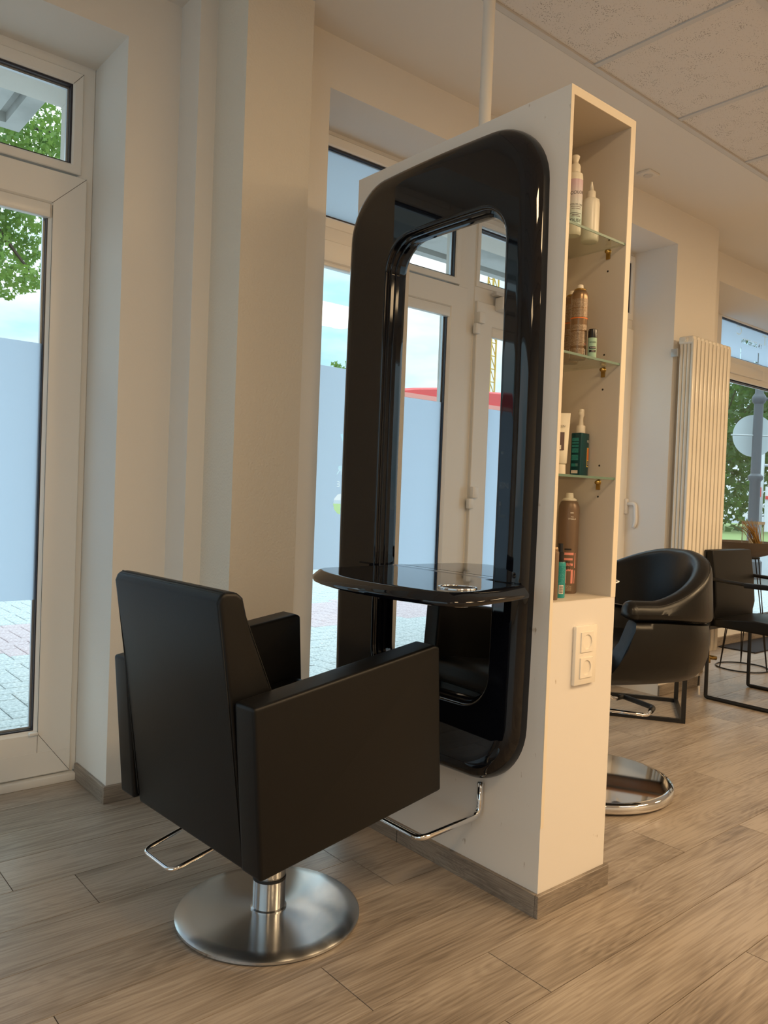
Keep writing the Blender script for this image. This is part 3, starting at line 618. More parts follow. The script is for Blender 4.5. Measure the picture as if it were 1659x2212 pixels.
from_bm('seam',tube([(-.3165,-.236,.8855),(-.3165,.236,.8855)],.0011,5),'rubber',b)
cushion('seat',[(-.15,.40),(.272,.455),(.285,.475),(.28,.525),(.24,.54),(-.14,.485)],-.249,.249,'leather',ch,.016)
cushion('seat_box',[(-.20,.290),(.27,.347),(.262,.455),(-.19,.40)],-.249,.249,'leather',ch,.006)
from_bm('base_plate',lathe([(0,0),(.232,0),(.238,.004),(.238,.010),(.232,.0145),(.20,.0165),(.05,.019),(0,.019)],96),'steel',ch,autosm=50)
from_bm('column',lathe([(0,.018),(.047,.018),(.047,.022),(.0425,.025),(.0425,.098),(.041,.100),(.041,.104),(.0425,.106),(.0425,.30),(0,.30)],48),'steel',ch,autosm=30)
from_bm('column_ring',lathe([(.0428,.094),(.0434,.096),(.0434,.100),(.0428,.102)],48,cap=False),'rubber',ch,smooth=True)
from_bm('pump_lever',tube(arcpath([(-.05,.155,.245),(-.288,.135,.198),(-.288,-.005,.198),(-.05,-.005,.245)],.025),.0055,12),'chrome',ch,smooth=True)
# ============================================================ TUB CHAIR
tb=thing('tub_chair','black leather tub salon chair on a polished round base, beyond the partition','chair',(2.61,1.786,0),R(-22))
def upath(n=44):
    a,b_,cx,xf=.335,.345,.068,-.064; pts=[]
    for k in range(8): pts.append((xf+(cx-xf)*k/8,-b_+.012*(1-k/8)**2))
    for k in range(n+1):
        t=-PI/2+PI*k/n; c,s_=math.cos(t),math.sin(t); e=2/2.15; pts.append((cx+a*abs(c)**e,b_*abs(s_)**e*(1 if s_>=0 else -1)))
    for k in range(1,9): pts.append((cx-(cx-xf)*k/8,b_-.012*(k/8)**2))
    return pts
UP=upath(); UL=len(UP)
def uframes():
    for i,(x,y) in enumerate(UP):
        a=Vector(UP[max(i-1,0)]); b2=Vector(UP[min(i+1,UL-1)]); t=(b2-a).normalized(); s_=i/(UL-1)
        h=max(0,min(1,(x-.02)/.38)); yield i,x,y,Vector((t.y,-t.x)),s_,h
rings=[]; seamA=[]
for i,x,y,nr,s_,h in uframes():
    h=h**1.35; zt=.765+.165*h; zb=.700-.038*h; th=.088-.02*h; o=[]; c=9; ln=-.004*h
    for k in range(c+1): a=PI*k/c; o.append((-th/2+th/2*math.cos(a)+.010+ln, zt-th/2+th/2*math.sin(a)))
    o.append((-th+.008-.02*h, zt-th/2-.08*h-.012)); o.append((-th+.012-.035*h,zb+.004)); o.append((-th/2,zb)); o.append((.002,zb+.001)); o.append((.012,zb+.008)); o.append((.017,zb+.022))
    rings.append([(x+nr.x*p,y+nr.y*p,z) for p,z in o]); q=o[2]; seamA.append((x+nr.x*(q[0]+.0005),y+nr.y*(q[0]+.0005),q[1]+.0005))
bk_=from_bm('backrest',loft(rings),'leather_soft',tb,autosm=70)
from_bm('seam',tube(seamA,.0013,5),'rubber',bk_)
for q in (rings[0],rings[-1]):
    c_=sum((Vector(p) for p in q),Vector())/len(q); dr=-1
    cap=[[tuple(c_+(Vector(p)-c_)*k+Vector((d,0,0))) for p in q] for k,d in ((1.0,.003),(1.015,-.004),(.97,-.018),(.80,-.028),(.45,-.034))]
    from_bm('arm_end',loft(cap),'leather_soft',bk_,autosm=60)
rings=[]
for i,x,y,nr,s_,h in uframes():
    e=min(i,UL-1-i); f=max(0,1-e/11.0); zt=.694-.038*h**1.35; o=[]
    for p,z in ((-.012,zt),(.002,zt-.004),(.008,zt-.03),(.010,.60),(.004,.545),(-.010,.50),(-.035,.472),(-.08,.458),(-.12,.458),(-.12,.50),(-.085,.53),(-.075,.60),(-.068,zt-.01),(-.055,zt)):
        sw=-.135*f*max(0,(zt-z)/.24)**1.5; o.append((x+nr.x*p+sw,y+nr.y*p,z))
    rings.append(o)
from_bm('shell',loft(rings),'leather_soft',tb,autosm=60)
sp_=[(-.27,-.22),(-.24,-.255),(.04,-.262),(.17,-.235),(.25,-.16),(.285,0),(.25,.16),(.17,.235),(.04,.262),(-.24,.255),(-.27,.22)]
from_bm('seat',loft([[(x*k,y*k,z) for x,y in sp_] for k,z in ((.85,.452),(.97,.46),(1,.50),(.99,.56),(.93,.585),(.5,.595))]),'leather_soft',tb,autosm=50)
zp=from_bm('zip',tube([(.20,-.345,.50),(.215,-.325,.462)],.003,6),'blackmetal',tb); from_bm('zip_pull',tube([(.216,-.327,.462),(.217,-.329,.430)],.0035,6),'chrome',zp)
from_bm('base_plate',lathe([(0,.006),(.300,.006),(.308,.010),(.310,.018),(.310,.034),(.304,.041),(.285,.043),(.06,.046),(0,.047)],96),'chrome',tb,autosm=60)
from_bm('base_foot',lathe([(0,0),(.28,0),(.28,.007),(0,.007)],64),'rubber',tb)
from_bm('column',lathe([(0,.045),(.045,.045),(.045,.24),(.03,.25),(.03,.46),(0,.46)],32),'chrome',tb,autosm=30)
LP_=[(.03,.012,.40),(.165,.025,.31),(.278,.049,.30),(.225,-.125,.30),(.102,-.172,.30),(-.03,-.09,.32)]
pe=from_bm('pump_lever',tube(arcpath(LP_,.02),.007,10),'chrome',tb,smooth=True); pe.rotation_euler=(0,0,R(22))
from_bm('grip',tube(arcpath([(.215,.036,.305)]+LP_[2:4]+[(.165,-.148,.30)],.02),.0105,10),'rubber',pe,smooth=True)
# ============================================================ WAITING CHAIR
wc=thing('waiting_chair','black leather armchair on a slim black sled frame by the radiator','chair',(4.615,2.232,0))
hw=.262
for s in (-1,1):
    x=s*hw
    f=from_bm('side_frame',tube(arcpath([(x,.0,.67 if False else .694),(x,-.005,.011),(x,-.50,.011),(x,-.50,.66),(x,.0,.694)],.012,3),.011,8),'blackmetal',wc,autosm=40)
    bbox('arm_pad',(x-.017,x+.017,-.50,-.20,.662,.690),'leather',wc,.006)
bbox('cross_rail',(-hw,hw,-.012,.008,.40,.42),'blackmetal',wc); bbox('cross_rail',(-hw,hw,-.50,-.48,.385,.405),'blackmetal',wc)
cushion('seat',[(0.01,.42),(-.505,.405),(-.515,.43),(-.50,.468),(-.25,.482),(.0,.462)],-.238,.238,'leather_soft',wc,.012).rotation_euler=(0,0,0)
# seat profile is in (u=y) so rotate: build explicitly
bpy.data.objects.remove([c for c in wc.children if c.name.startswith('seat')][0])
def cushion_y(name, prof, x0,x1,mat,parent,bv=.012):
    o=cushion(name,prof,x0,x1,mat,parent,bv); o.data.transform(Matrix.Rotation(R(90),4,'Z')); return o   # u->y, y->-x
cushion_y('seat',[(0.01,.42),(-.505,.405),(-.515,.43),(-.50,.468),(-.25,.482),(.0,.462)],-.24,.24,'leather_soft',wc,.010)
cushion_y('backrest',[(-.02,.455),(.010,.45),(.034,.60),(.044,.845),(.030,.855),(.004,.853),(-.022,.68),(-.035,.54)],-.238,.238,'leather',wc,.008)
bbox('back_panel',(-.24,.24,.043,.052,.43,.856),'blackmetal',wc,.002)
# side table, wooden top in a black metal frame, mostly behind the tub chair
st=thing('side_table','low side table with brown wooden top and black metal frame behind the tub chair','table',(3.756,2.035,0),math.atan2(.245,.364))
dx,dy=.44,.40
for (a,b) in ((0,0),(dx,0),(dx,dy),(0,dy)): bbox('leg',(a-.011,a+.011,b-.011,b+.011,0,.54),'blackmetal',st)
for z in (.0,.518):
    for d in ((-.01,dx+.01,-.01,.01),(-.01,dx+.01,dy-.01,dy+.01),(-.01,.01,0,dy),(dx-.01,dx+.01,0,dy)): bbox('rail',(*d,z,z+.02),'blackmetal',st)
bbox('table_top',(-.02,dx+.02,-.02,dy+.02,.54,.572),'walnut',st,.003)
# ============================================================ RADIATOR
ra=thing('radiator','tall cream column radiator on the wall between the windows','radiator',(4.155,2.292,0))
bm=bmesh.new()
def column_rad(bm,x,r=.0125):
    for j in range(4):
        y=.012+j*.026
        pts=[(x,y,.27),(x,y,2.03)]; tube(pts,r if j else .0145,8,bm=bm)
sec=bpy.data.meshes.new('section')
tmp=bmesh.new()
for j in range(4): tube([(0,.012+j*.0225,.275),(0,.012+j*.0225,2.035)],.0105,8,bm=tmp)
for z in (2.045,.265):
    v0=len(tmp.verts); b2=bmesh.new(); box(b2,-.019,.019,.0,.092,z-.022,z+.022); bevel(b2,.010,3); m=bpy.data.meshes.new('t'); b2.to_mesh(m); b2.free(); tmp.from_mesh(m)
# front rib
b2=bmesh.new(); box(b2,-.0175,.0175,-.002,.012,.26,2.05); bevel(b2,.006,2); m=bpy.data.meshes.new('t'); b2.to_mesh(m); b2.free(); tmp.from_mesh(m)
bmesh.ops.recalc_face_normals(tmp,faces=tmp.faces[:]); tmp.to_mesh(sec); tmp.free(); sec.materials.append(M_['radiator'])
for p in sec.polygons: p.use_smooth=True
sec.set_sharp_from_angle(angle=R(40))
for i in range(10): link('section',sec,None,ra,loc=(.02+.0445*i,0,0))
bm.free()
for z in (2.045,):
    p=from_bm('end_plug',lathe([(0,0),(.017,0),(.017,.006),(.009,.007),(.009,.012),(0,.012)],20),'radiator',ra,autosm=30); p.rotation_euler=(0,R(-90),0); p.location=(.001,.05,z)
bbox('wall_bracket',(-.012,.0,.088,.128,1.955,2.0),'galv',ra,.002)
from_bm('valve',lathe([(0,0),(.02,0),(.02,.02),(.013,.03),(.013,.07),(.019,.075),(.019,.09),(0,.09)],16),'brass',ra,smooth=True,loc=(.42,.05,.165))
from_bm('valve_tail',tube([(.42,.05,.20),(.47,.02,.19)],.013,10),'brass',ra,smooth=True)
from_bm('pipe_run',tube([(.42,.05,.17),(.42,.05,.0)],.009,10),'brass',ra,smooth=True)
# vent in the plaster band
vn=thing('ceiling_vent','small square white vent in the plaster ceiling beside the partition','vent',(3.6,2.275,CZ))
bbox('cover',(-.05,.05,-.037,.037,-.012,0),'soffit',vn,.003)
bm=lathe([(0,0),(.022,0),(.024,.003)],24,cap=False); v=from_bm('vent_eye',bm,'grid',vn,loc=(0,0,-.0155))
# mat
mt=tag(bbox('door_mat',(6.05,7.9,2.72,3.01,.0005,.010),'mat'),'black entrance mat on the floor at the far window','mat')
from_bm('mat_scribble',tube([(6.75+.035*k,2.86+.03*math.sin(k*2.1),.0105) for k in range(14)],.004,5),'whiteink',mt)
# plant stand with bowl
ps=thing('display_stand','slim black wire stand carrying a wide grey-brown bowl by the far window','stand',(5.42,2.52,0))
from_bm('foot_ring',tube([(.17*math.cos(2*PI*k/36),.17*math.sin(2*PI*k/36),.006) for k in range(36)],.005,6,True),'blackmetal',ps,smooth=True)
for k in range(3):
    a=2*PI*k/3+.5
    for d in (-.35,.35): from_bm('leg',tube([(.17*math.cos(a),.17*math.sin(a),.006),(.07*math.cos(a+d),.07*math.sin(a+d),.765)],.004,6),'blackmetal',ps,smooth=True)
from_bm('top_ring',tube([(.075*math.cos(2*PI*k/24),.075*math.sin(2*PI*k/24),.765) for k in range(24)],.005,6,True),'blackmetal',ps,smooth=True)
bo=tag(from_bm('bowl',lathe([(0,.772),(.07,.772),(.14,.795),(.20,.838),(.235,.876),(.228,.876),(.19,.842),(.13,.805),(0,.785)],40),'bowl',autosm=40,loc=(5.42,2.52,0)),'wide shallow grey-brown bowl on the wire stand holding dried grass','bowl')
ja=thing('glass_lantern','square clear glass lantern jar in the bowl by the far window','lantern',(5.44,2.50,.8125))
bm=bmesh.new()
for a in range(4):
    c=[(-.05,-.05),(.05,-.05),(.05,.05),(-.05,.05)]; p,q=c[a],c[(a+1)%4]; bm.faces.new([bm.verts.new(t) for t in ((*p,.0),(*q,.0),(*q,.19),(*p,.19))])
from_bm('glass_body',bm,'glass',ja)
bm=bmesh.new()
for x in (-.05,.05):
    for y in (-.05,.05): box(bm,x-.002,x+.002,y-.002,y+.002,0,.19)
box(bm,-.055,.055,-.055,-.05,.185,.205); box(bm,-.055,.055,.05,.055,.185,.205); box(bm,-.055,-.05,-.05,.05,.185,.205); box(bm,.05,.055,-.05,.05,.185,.205); from_bm('metal_rim',bm,'galv',ja)
from_bm('candle',lathe([(0,.0),(.022,0),(.022,.09),(0,.09)],16),'cream',ja,smooth=False)
bm=bmesh.new(); rnd=random.Random(3)
for k in range(46):
    a=rnd.uniform(-.5,.5); L0=rnd.uniform(.14,.20); base=Vector((5.355+rnd.uniform(-.02,.02),2.42+rnd.uniform(-.02,.02),.84)); tip=base+Vector((-.15+rnd.uniform(-.06,.08),.03+rnd.uniform(-.05,.05),L0)); md=(base+tip)/2+Vector((0,0,.03))
    tube([base,md,tip],[.0022,.002,.0006],4,bm=bm)
gg=tag(from_bm('dried_grass',bm,'straw'),'bunch of dried golden grass leaning out of the bowl','dried grass'); gg['kind']='stuff'
# ============================================================ BOTTLES
CA=math.atan2(-1.0,-1.25)      # direction from the niche towards the camera
def on(x): return CA+x
# 1 colour pump bottle
b1=thing('pump_bottle','white pump bottle with lilac and mint label and black COLOR lettering','bottle',(1.794,1.362,1.8392))
from_bm('bottle_body',lathe([(0,0),(.019,0),(.022,.004),(.0225,.010),(.0225,.156),(.021,.168),(.013,.174),(0,.174)],36),'cream',b1,autosm=40)
band('label',.0225,.028,.150,0,2*PI,'lilac',b1,40)
wrap_text('lettering','COLOR',.0125,.0228,.113,on(.42),'ink',b1,tilt=.12); wrap_text('lettering','COLOR CARE',.0062,.0228,.080,on(.38),'ink',b1); wrap_text('lettering','DUSY',.013,.0228,.036,on(.3),'ink',b1)
for z,l in ((.0735,.030),(.068,.026),(.0555,.034),(.051,.022),(.047,.026)): band('small_print',.0226,z,z+.0014,on(.3)-l/2/.0225,on(.3)+l/2/.0225,'ink' if z in(.0555,) else 'label_dark',b1,12)
from_bm('collar',lathe([(0,.173),(.0145,.173),(.0145,.190),(.012,.196),(0,.196)],24),'beigecap',b1,autosm=40)
from_bm('pump_head',lathe([(0,.195),(.008,.195),(.0075,.205),(.0105,.213),(.0115,.218),(.009,.221),(0,.221)],24),'beigecap',b1,smooth=True)
# 2 applicator bottle
b2=thing('applicator_bottle','plain cream applicator bottle with pointed nozzle on the top shelf','bottle',(1.872,1.362,1.8392))
from_bm('bottle_body',lathe([(0,0),(.021,0),(.0245,.004),(.025,.010),(.025,.108),(.023,.119),(.013,.125),(0,.125)],36),'cream',b2,autosm=50)
from_bm('collar',lathe([(0,.124),(.0125,.124),(.0125,.142),(.011,.144),(0,.144)],24),'beigecap',b2,autosm=40)
from_bm('nozzle',lathe([(0,.143),(.0075,.143),(.003,.168),(.0028,.171),(0,.171)],20),'cream',b2,smooth=True)
# 3,4 bronze cans
def spray_can(label, loc, r, h, grp=None, cap='beigecap', body='bronze', text=True):
    t=thing('spray_can',label,'can',loc,0,grp)
    from_bm('can_body',lathe([(0,0),(r*.94,0),(r,.003),(r,h*.83),(r*.96,h*.87),(r*.80,h*.91),(r*.62,h*.925),(0,h*.925)],40),body,t,autosm=40)
    from_bm('cap_ring',lathe([(r*.45,h*.92),(r*.68,h*.92),(r*.70,h*.935),(r*.5,h*.95),(0,h*.955)],28,cap=False),'brass' if body=='bronze' else cap,t,smooth=True)
    bm=lathe([(0,h*.945),(r*.40,h*.945),(r*.36,h*.99),(r*.33,h),(0,h)],20); from_bm('spray_button',bm,cap,t,autosm=40)
    return t
def text_bands(t,r,h):
    for a,b in ((.17,.36),(.38,.455),(.56,.67),(.68,.80)):
        band('fine_print',r,h*a if a>.17 else h*.17,h*b,on(-1.3),on(1.3),'bronze_text',t,30)
    band('orange_stripe',r,h*.535,h*.55,0,2*PI,'orange',t,40)
    band('fine_print',r,h*.02,h*.14,on(-1.0),on(.9),'bronze_text',t,24)
    band('barcode_panel',r,h*.02,h*.13,on(-1.35),on(-1.1),'whiteink',t,6); band('barcode_panel',r,h*.02,h*.13,on(.85),on(1.0),'whiteink',t,6)
    me=bpy.data.meshes.new('warning_diamond'); bm=bmesh.new(); 
    for a in range(4):
        pass
    s=.0042; c=on(.95); ang=lambda x:c+x/r; P=[(0,s),(s,0),(0,-s),(-s,0)]; Q=[(x*.6,y*.6) for x,y in P]; f=lambda x,y:(math.cos(ang(x))*(r+.0004),math.sin(ang(x))*(r+.0004),h*.20+y)
    A=[bm.verts.new(f(*p)) for p in P]; B=[bm.verts.new(f(*p)) for p in Q]
    for k in range(4): bm.faces.new((A[k],A[(k+1)%4],B[(k+1)%4],B[k]))
    from_bm('warning_diamond',bm,'pink',t)
c1=spray_can('bronze spray can with orange stripe standing in front on the second shelf',(1.826,1.352,1.5002),.0235,.208); text_bands(c1,.0235,.208)
c2=spray_can('bronze spray can half hidden behind its twin on the second shelf',(1.866,1.408,1.5002),.0235,.208); text_bands(c2,.0235,.208)
# 5 mint tube
t5=thing('styling_powder','small mint green container with black cap beside the bronze cans','container',(1.842,1.3155,1.5002))
from_bm('bottle_body',lathe([(0,0),(.0115,0),(.012,.002),(.012,.058),(0,.058)],28),'mint',t5,autosm=40)
from_bm('cap',lathe([(0,.058),(.0122,.058),(.0122,.080),(.0115,.082),(0,.082)],28),'blackcap',t5,autosm=40)
wrap_text('lettering','REDKEN',.0058,.0121,.045,on(.1),'ink',t5,.9)
for z in (.027,.0175): band('black_panel',.0121,z,z+.0065,on(-.8),on(.9),'ink',t5,12)
wrap_text('lettering','POWDER',.0046,.0124,.0302,on(.15),'whiteink',t5,.9); wrap_text('lettering','GRIP',.0046,.0124,.0207,on(.15),'whiteink',t5,.9)
# 6 cream tube standing on its cap
t6=thing('cream_tube','large cream tube standing on its white cap on the third shelf','tube',(1.775,1.365,1.1752),on(PI/2))
rg=[]
for z,a,b in ((.03,.020,.020),(.033,.0245,.0235),(.08,.0262,.019),(.12,.0275,.0125),(.155,.029,.005),(.172,.0295,.0012)):
    rg.append([(a*math.cos(2*PI*k/28),b*math.sin(2*PI*k/28),z) for k in range(28)])
from_bm('tube_body',loft(rg),'cream',t6,autosm=60)
from_bm('cap',lathe([(0,0),(.0215,0),(.0222,.002),(.0215,.029),(0,.029)],28),'beigecap',t6,autosm=40)
def flatpatch(name,x0,x1,z0,z1,mat,par,f=lambda x,z:-.0125-(.12-z)*.16):
    bm=bmesh.new(); n=6; V=[[bm.verts.new((x0+(x1-x0)*i/n, f(0,z)*math.sqrt(max(0,1-((x0+(x1-x0)*i/n)/.029)**2))-.0012, z)) for i in range(n+1)] for z in (z0,(z0+z1)/2,z1)]
    for A,B in zip(V,V[1:]):
        for i in range(n): bm.faces.new((A[i],A[i+1],B[i+1],B[i]))
    return from_bm(name,bm,mat,par)
flatpatch('label_panel',-.012,.015,.068,.118,'label_dark',t6)
flatpatch('label_panel',-.010,.007,.070,.082,'whiteink',t6,f=lambda x,z:-.0127-(.12-z)*.16-.0006)
me=text_mesh('REDKEN',.0085); me.transform(Matrix.Translation((0,.134,0))@Matrix.Scale(1,4)); 
for v in me.vertices: v.co=(v.co.x,-.0135-(v.co.z*0),v.co.y)
link('lettering',me,'ink',t6)
me=text_mesh('5%',.010)
for v in me.vertices: v.co=(v.co.x-.002,-.0232,v.co.y+.076)
link('lettering',me,'ink',t6)
# 7 bronze bottle behind with white spray head
b7=thing('spray_bottle','bronze bottle with cream spray head behind the cream tube','bottle',(1.808,1.45,1.1752))
from_bm('bottle_body',lathe([(0,0),(.026,0),(.0275,.004),(.0275,.19),(.025,.205),(.019,.216),(.0165,.222),(0,.222)],32),'bronze',b7,autosm=50)
from_bm('band_print',lathe([(.0278,.170),(.0278,.176)],32,cap=False),'whiteink',b7,smooth=True)
from_bm('spray_head',lathe([(0,.221),(.020,.221),(.0205,.228),(.0185,.240),(.012,.244),(0,.245)],28),'beigecap',b7,autosm=50)
bm=bmesh.new(); box(bm,-.012,.006,-.007,.007,.238,.268); bevel(bm,.003,2); o=from_bm('trigger',bm,'beigecap',b7,autosm=40); o.rotation_euler=(0,R(-8),CA)
# 8 petrol square bottle
b8=thing('square_spray_bottle','square petrol bottle with white spray head and orange label on third shelf','bottle',(1.915,1.395,1.1752),R(4))
bbox('bottle_body',(-.0215,.0215,-.0175,.0175,0,.128),'petrol',b8,.003,3)
from_bm('collar',lathe([(0,.127),(.0135,.127),(.0135,.148),(.0125,.150),(0,.150)],24),'beigecap',b8,autosm=40)
from_bm('spray_head',lathe([(0,.149),(.008,.149),(.0062,.165),(.0068,.176),(.0085,.180),(.0085,.195),(.0075,.198),(0,.198)],20),'beigecap',b8,autosm=50)
bbox('nozzle',(-.010,.0,-.004,.004,.180,.190),'beigecap',b8,.002)
def patchy(x0,x1,z0,z1,mat,par,y=-.0178,name='print_panel'):
    bm=bmesh.new(); bm.faces.new([bm.verts.new(p) for p in ((x0,y,z0),(x1,y,z0),(x1,y,z1),(x0,y,z1))]); return from_bm(name,bm,mat,par)
patchy(.0095,.0195,.030,.086,'yellowp',b8); patchy(.0115,.0190,.050,.085,'orange',b8,-.0180); patchy(.0115,.0190,.033,.047,'ink',b8,-.0180)
me=text_mesh('RE',.010)
for v in me.vertices: v.co=(v.co.x+.0135,-.0179,v.co.y+.104)
link('lettering',me,'whiteink',b8)
me=text_mesh('S',.012)
for v in me.vertices: v.co=(v.co.x+.0152,-.0183,v.co.y+.040)
link('lettering',me,'whiteink',b8)
def patchx(y0,y1,z0,z1,mat,par):
    bm=bmesh.new(); x=-.0218; bm.faces.new([bm.verts.new(p) for p in ((x,y0,z0),(x,y1,z0),(x,y1,z1),(x,y0,z1))]); return from_bm('print_panel',bm,mat,par)
for z0,z1 in ((.104,.113),(.096,.101),(.086,.093),(.070,.083),(.048,.064),(.030,.039)): patchx(-.009,.013,z0,z1,'teal_text',b8)
patchx(-.009,.013,.010,.019,'whiteink',b8); patchx(-.009,-.001,.032,.039,'whiteink',b8)
# 9 large brown can
c9=spray_can('large brown spray can with salmon geometric print on the niche floor',(1.896,1.41,NZ0+.0018),.0305,.292,cap='beigecap',body='bronze_matt')
for z0,z1,a0,a1 in ((.112,.119,-.55,.50),(.097,.103,-.55,.42),(.081,.088,-.6,.46),(.066,.072,-.6,.25),(.030,.070,-.38,-.14),(.030,.070,.28,.50),(.075,.118,.64,.72),(.030,.068,.64,.72)): band('geometric_print',.0306,z0,z1,on(a0+.1),on(a1+.1),'pink',c9,12)
wrap_text('lettering','EL',.017,.0308,.088,on(.1),'ink',c9); wrap_text('lettering','EI',.015,.0308,.073,on(.1),'ink',c9)
band('fine_print',.0307,.126,.131,on(-.3),on(.35),'ink',c9,8); wrap_text('lettering','WELLA',.0075,.0307,.217,on(.30),'whiteink',c9)
for k in range(4): band('strength_dot',.0307,.2325,.2368,on(.12+.11*k),on(.185+.11*k),'whiteink' if k<3 else 'bronze',c9,3)
wrap_text('lettering','~',.016,.0307,.2235,on(.30),'whiteink',c9); band('fine_print',.0306,.008,.024,on(-.5),on(.5),'bronze_text',c9,12)
# 10 teal spray
b10=thing('teal_spray_bottle','teal bottle with tall black spray cap on the niche floor','bottle',(1.778,1.345,NZ0+.0018))
from_bm('bottle_body',lathe([(0,0),(.0155,0),(.0165,.003),(.0165,.094),(.0145,.099),(0,.099)],32),'teal',b10,autosm=40)
band('label',.0165,.036,.088,on(-1.5),on(1.2),'teal_text',b10,24); band('barcode_panel',.0166,.012,.036,on(-.05),on(.75),'whiteink',b10,10)
for k in range(7): band('barcode_bar',.0167,.0145+k*.003,.0145+k*.003+.0014,on(.03),on(.67),'ink',b10,8)
from_bm('cap',lathe([(0,.098),(.0105,.098),(.0105,.122),(.0115,.124),(.0075,.127),(.007,.150),(0,.150)],24),'blackcap',b10,autosm=40)
# 11 brown tube at the left edge
b11=thing('brown_tube','narrow brown tube at the left edge of the niche floor','tube',(1.7215,1.322,NZ0+.0018))
from_bm('tube_body',lathe([(0,0),(.0125,0),(.013,.003),(.013,.128),(.012,.131),(0,.131)],28),'bronze_matt',b11,autosm=40)
from_bm('cap',lathe([(0,.130),(.0105,.130),(.0105,.140),(.008,.143),(0,.143)],24),'bronze',b11,autosm=40)
# ============================================================ OUTSIDE
# canopy
cp=thing('entrance_canopy','white painted flat canopy over the doorway outside','canopy',(0,0,0))
bm=bmesh.new(); box(bm,-3.2,1.11,3.35,4.27,2.90,3.02); box(bm,-3.2,1.11,4.20,4.27,2.85,2.90); box(bm,1.03,1.11,3.35,4.20,2.85,2.90); from_bm('slab',bm,'concrete',cp)
bbox('inner_panel',(-3.2,.99,3.35,4.16,2.87,2.90),'concrete',cp,.004)
def leaves(bm, rnd, c, rad, n, size):
    for _ in range(n):
        while True:
            p=Vector((rnd.uniform(-1,1),rnd.uniform(-1,1),rnd.uniform(-1,1)))
            if p.length<1: break
        p=Vector((c[0]+p.x*rad[0],c[1]+p.y*rad[1],c[2]+p.z*rad[2])); s=size*rnd.uniform(.6,1.3)
        u=Vector((rnd.gauss(0,1),rnd.gauss(0,1),rnd.gauss(0,1))).normalized(); v=u.orthogonal().normalized(); w_=u.cross(v)
        pts=[p+v*s,p+v*.35*s+w_*.38*s,p+w_*.9*s+v*.3*s,p+w_*.35*s-v*.2*s,p-v*.8*s,p-w_*.35*s-v*.2*s,p-w_*.9*s+v*.3*s,p+v*.35*s-w_*.38*s]
        bm.faces.new([bm.verts.new(q) for q in pts])
def tree(name,label,trunk,clusters,mat,size,seed,group=None):
    t=thing(name,label,'tree',(0,0,0),0,group); rnd=random.Random(seed); bm=bmesh.new()
    for c,rad,n in clusters: leaves(bm,rnd,c,rad,n,size)
    o=from_bm('foliage',bm,mat,t,kind='stuff')
    bm=bmesh.new(); tube(trunk,[.16*(1-.6*i/(len(trunk)-1)) for i in range(len(trunk))],8,bm=bm)
    top_=Vector(trunk[-1])
    for c,rad,n in clusters[::2]:
        c=Vector(c); md=(top_+c)/2+Vector((0,0,.15)); tube([top_,md,c],[.05,.03,.01],5,bm=bm)
    from_bm('trunk',bm,'bark',t); return t
cl=[]; rnd=random.Random(11)
for (x,z,r,n) in ((1.75,4.3,.40,330),(2.1,4.25,.35,300),(2.45,4.6,.35,280),(2.45,4.35,.22,130),(1.2,4.2,.5,350),(1.95,3.8,.34,300),(1.55,3.75,.4,320),(2.15,3.55,.22,170),(1.85,3.35,.26,190),(2.22,3.32,.14,90),(1.7,3.05,.28,170),(2.0,2.95,.18,110),(2.18,2.98,.12,60),(1.35,3.1,.4,260),(1.8,2.75,.14,40),(1.55,2.6,.25,110),(.8,3.6,.6,420),(2.0,5.0,.6,350),(1.2,5.0,.7,350),(2.6,5.2,.4,200)):
    cl.append(((x,8+rnd.uniform(-.35,.35),z),(r,.5,r*.85),n))
tree('maple_tree','leafy green tree hanging beyond the left window','' or [(.4,9.2,0),(.5,9.1,1.6),(.9,8.8,3.2),(1.2,8.4,4.2)],[(c,r,int(n*2.1)) for c,r,n in cl],'leaf',.034,5)
tw=thing('young_tree','small leafy treetop just above the frosted film of the middle window','tree',(0,0,0)); bm=bmesh.new(); rnd=random.Random(4)
leaves(bm,rnd,(6.75,9,2.86),(.28,.2,.11),70,.05); leaves(bm,rnd,(6.95,9,2.6),(.4,.3,.25),120,.05); from_bm('foliage',bm,'leaf',tw,kind='stuff'); from_bm('trunk',tube([(6.9,9.0,-.1),(6.9,9,2.7)],[.06,.02],6),'bark',tw)
# hedge / trees beyond the far window
cl=[]; rnd=random.Random(21)
for k in range(60): cl.append(((rnd.uniform(33,52),rnd.uniform(17,26),rnd.uniform(1.2,9.5)),(2.2,2.0,1.6),150))
tree('dark_tree','dense dark green trees across the street beyond the shop window',[(42,22,-.1),(42,22,2),(42.5,22,4)],cl,'leaf_dark',.22,8)
# lamp post
lp=thing('street_lamp','grey cast iron street lamp post outside the far window','lamp post',(13.05,6.0,-.06))
from_bm('post',lathe([(0,0),(.16,0),(.16,.30),(.12,.34),(.09,.42),(.125,.50),(.125,.62),(.088,.66),(.088,.74),(.085,1.62),(.118,1.66),(.118,1.71),(.078,1.75),(.072,2.9),(.10,2.93),(.115,2.98),(.10,3.03),(.065,3.08),(.06,4.6),(0,4.6)],24),'lamppost',lp,autosm=40)
from_bm('cross_arm',tube([(0,0,2.99),(.5,-.3,2.99)],.025,8),'lamppost',lp,smooth=True)
from_bm('clamp',tube([(-.33,.28,2.38),(.33,-.28,2.38)],.015,6),'galv',lp)
sg=thing('round_sign','back of a round traffic sign fixed to the lamp post','sign',(13.10,6.03,2.33)); o=from_bm('sign_disc',lathe([(0,0),(.35,0),(.35,.012),(0,.012)],48),'signgrey',sg); o.rotation_euler=(R(90),0,math.atan2(-.645,.764)); o.location=(.09,.10,0)
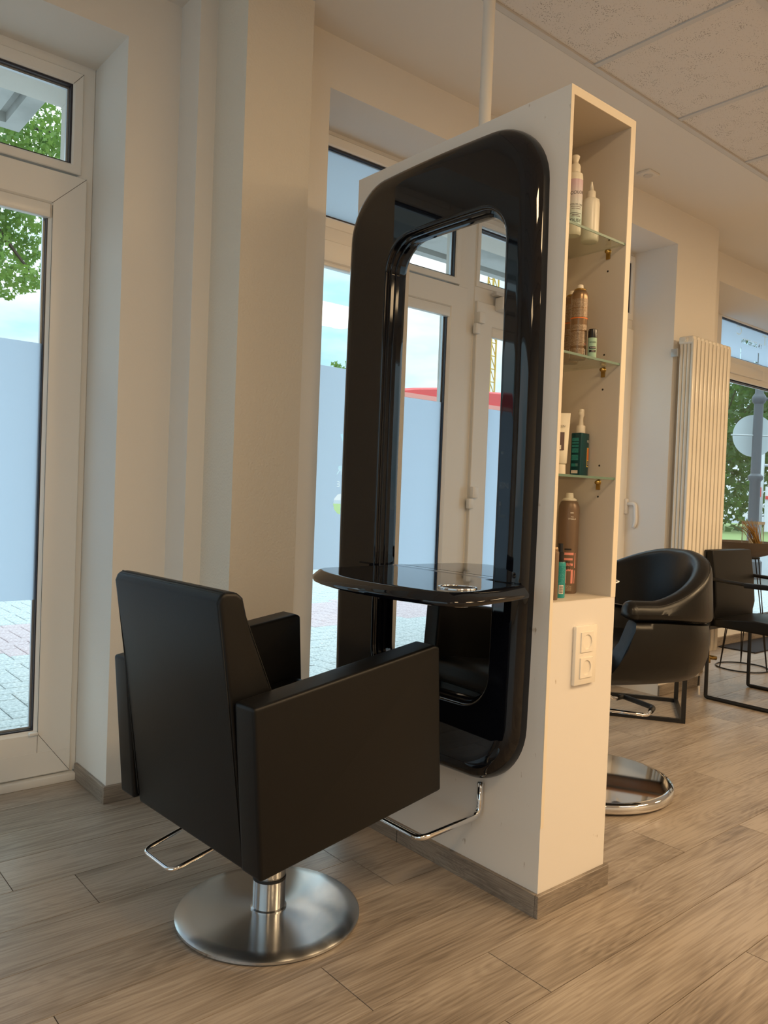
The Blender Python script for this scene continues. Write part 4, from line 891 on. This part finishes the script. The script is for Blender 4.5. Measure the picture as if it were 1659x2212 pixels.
# second post with notice boards
sp=thing('sign_post','galvanised post with small notice boards outside the far window','sign post',(14.95,6.75,-.06))
from_bm('post',tube([(0,0,0),(0,0,2.45)],.035,10),'galv',sp,smooth=True); from_bm('rail',tube([(0,0,2.0),(.8,-.6,2.0)],.025,8),'galv',sp); from_bm('rail',tube([(0,0,1.05),(.8,-.6,1.05)],.025,8),'galv',sp)
for (u,v0,v1,m) in (((-.16,-.03),.75,1.6,'white'),((.06,.30),.75,1.6,'white'),((-.16,-.03),1.40,1.58,'red'),((.06,.30),1.36,1.42,'red')):
    bm=bmesh.new(); x0,x1=u; e=0 if m=='white' else -.02; box(bm,x0,x1,-.04+e,-.025+e,v0,v1); o=from_bm('notice_board',bm,m,sp); o.rotation_euler=(0,0,math.atan2(-.645,.764))
# red awning and crane, reflected in the mirror
aw=thing('red_awning','red awning outside, seen only in the mirror above the frosted film','awning',(0,0,0))
bm=bmesh.new(); n=16; P=[(-3.55,2.50),(-4.4,2.64),(-5.3,2.70),(-6.6,2.76)]
rg=[]
for x,zt in ((-3.5,2.515),(-3.9,2.59),(-4.4,2.65),(-4.9,2.68),(-5.6,2.72),(-6.6,2.77),(-7.6,2.78)):
    rg.append([(x,8.0,2.46),(x,8.0,zt-.03),(x,8.05,zt),(x,9.2,zt+.05),(x,9.2,2.46)])
from_bm('canopy',loft(rg),'red',aw,autosm=40)
bbox('valance',(-7.6,-3.5,7.96,8.02,2.44,2.50),'pink',aw)
for x in (-3.6,-7.5): bbox('post',(x-.04,x+.04,8.5,8.58,-.1,2.5),'galv',aw)
crn=thing('tower_crane','yellow lattice tower crane far off, seen in the mirror','crane',(-29.3,30,-.3))
bm=bmesh.new(); s=.2
for a,b in ((-s,-s),(s,-s),(s,s),(-s,s)): box(bm,a-.035,a+.035,b-.035,b+.035,0,22)
from_bm('mast_legs',bm,'yellow',crn)
bm=bmesh.new()
for k in range(30):
    z=k*.72
    for y in (-s,s): tube([(-s,y,z),(s,y,z+.72)],.035,4,bm=bm); tube([(s,y,z),(-s,y,z)],.03,4,bm=bm)
from_bm('lattice',bm,'yellow',crn)
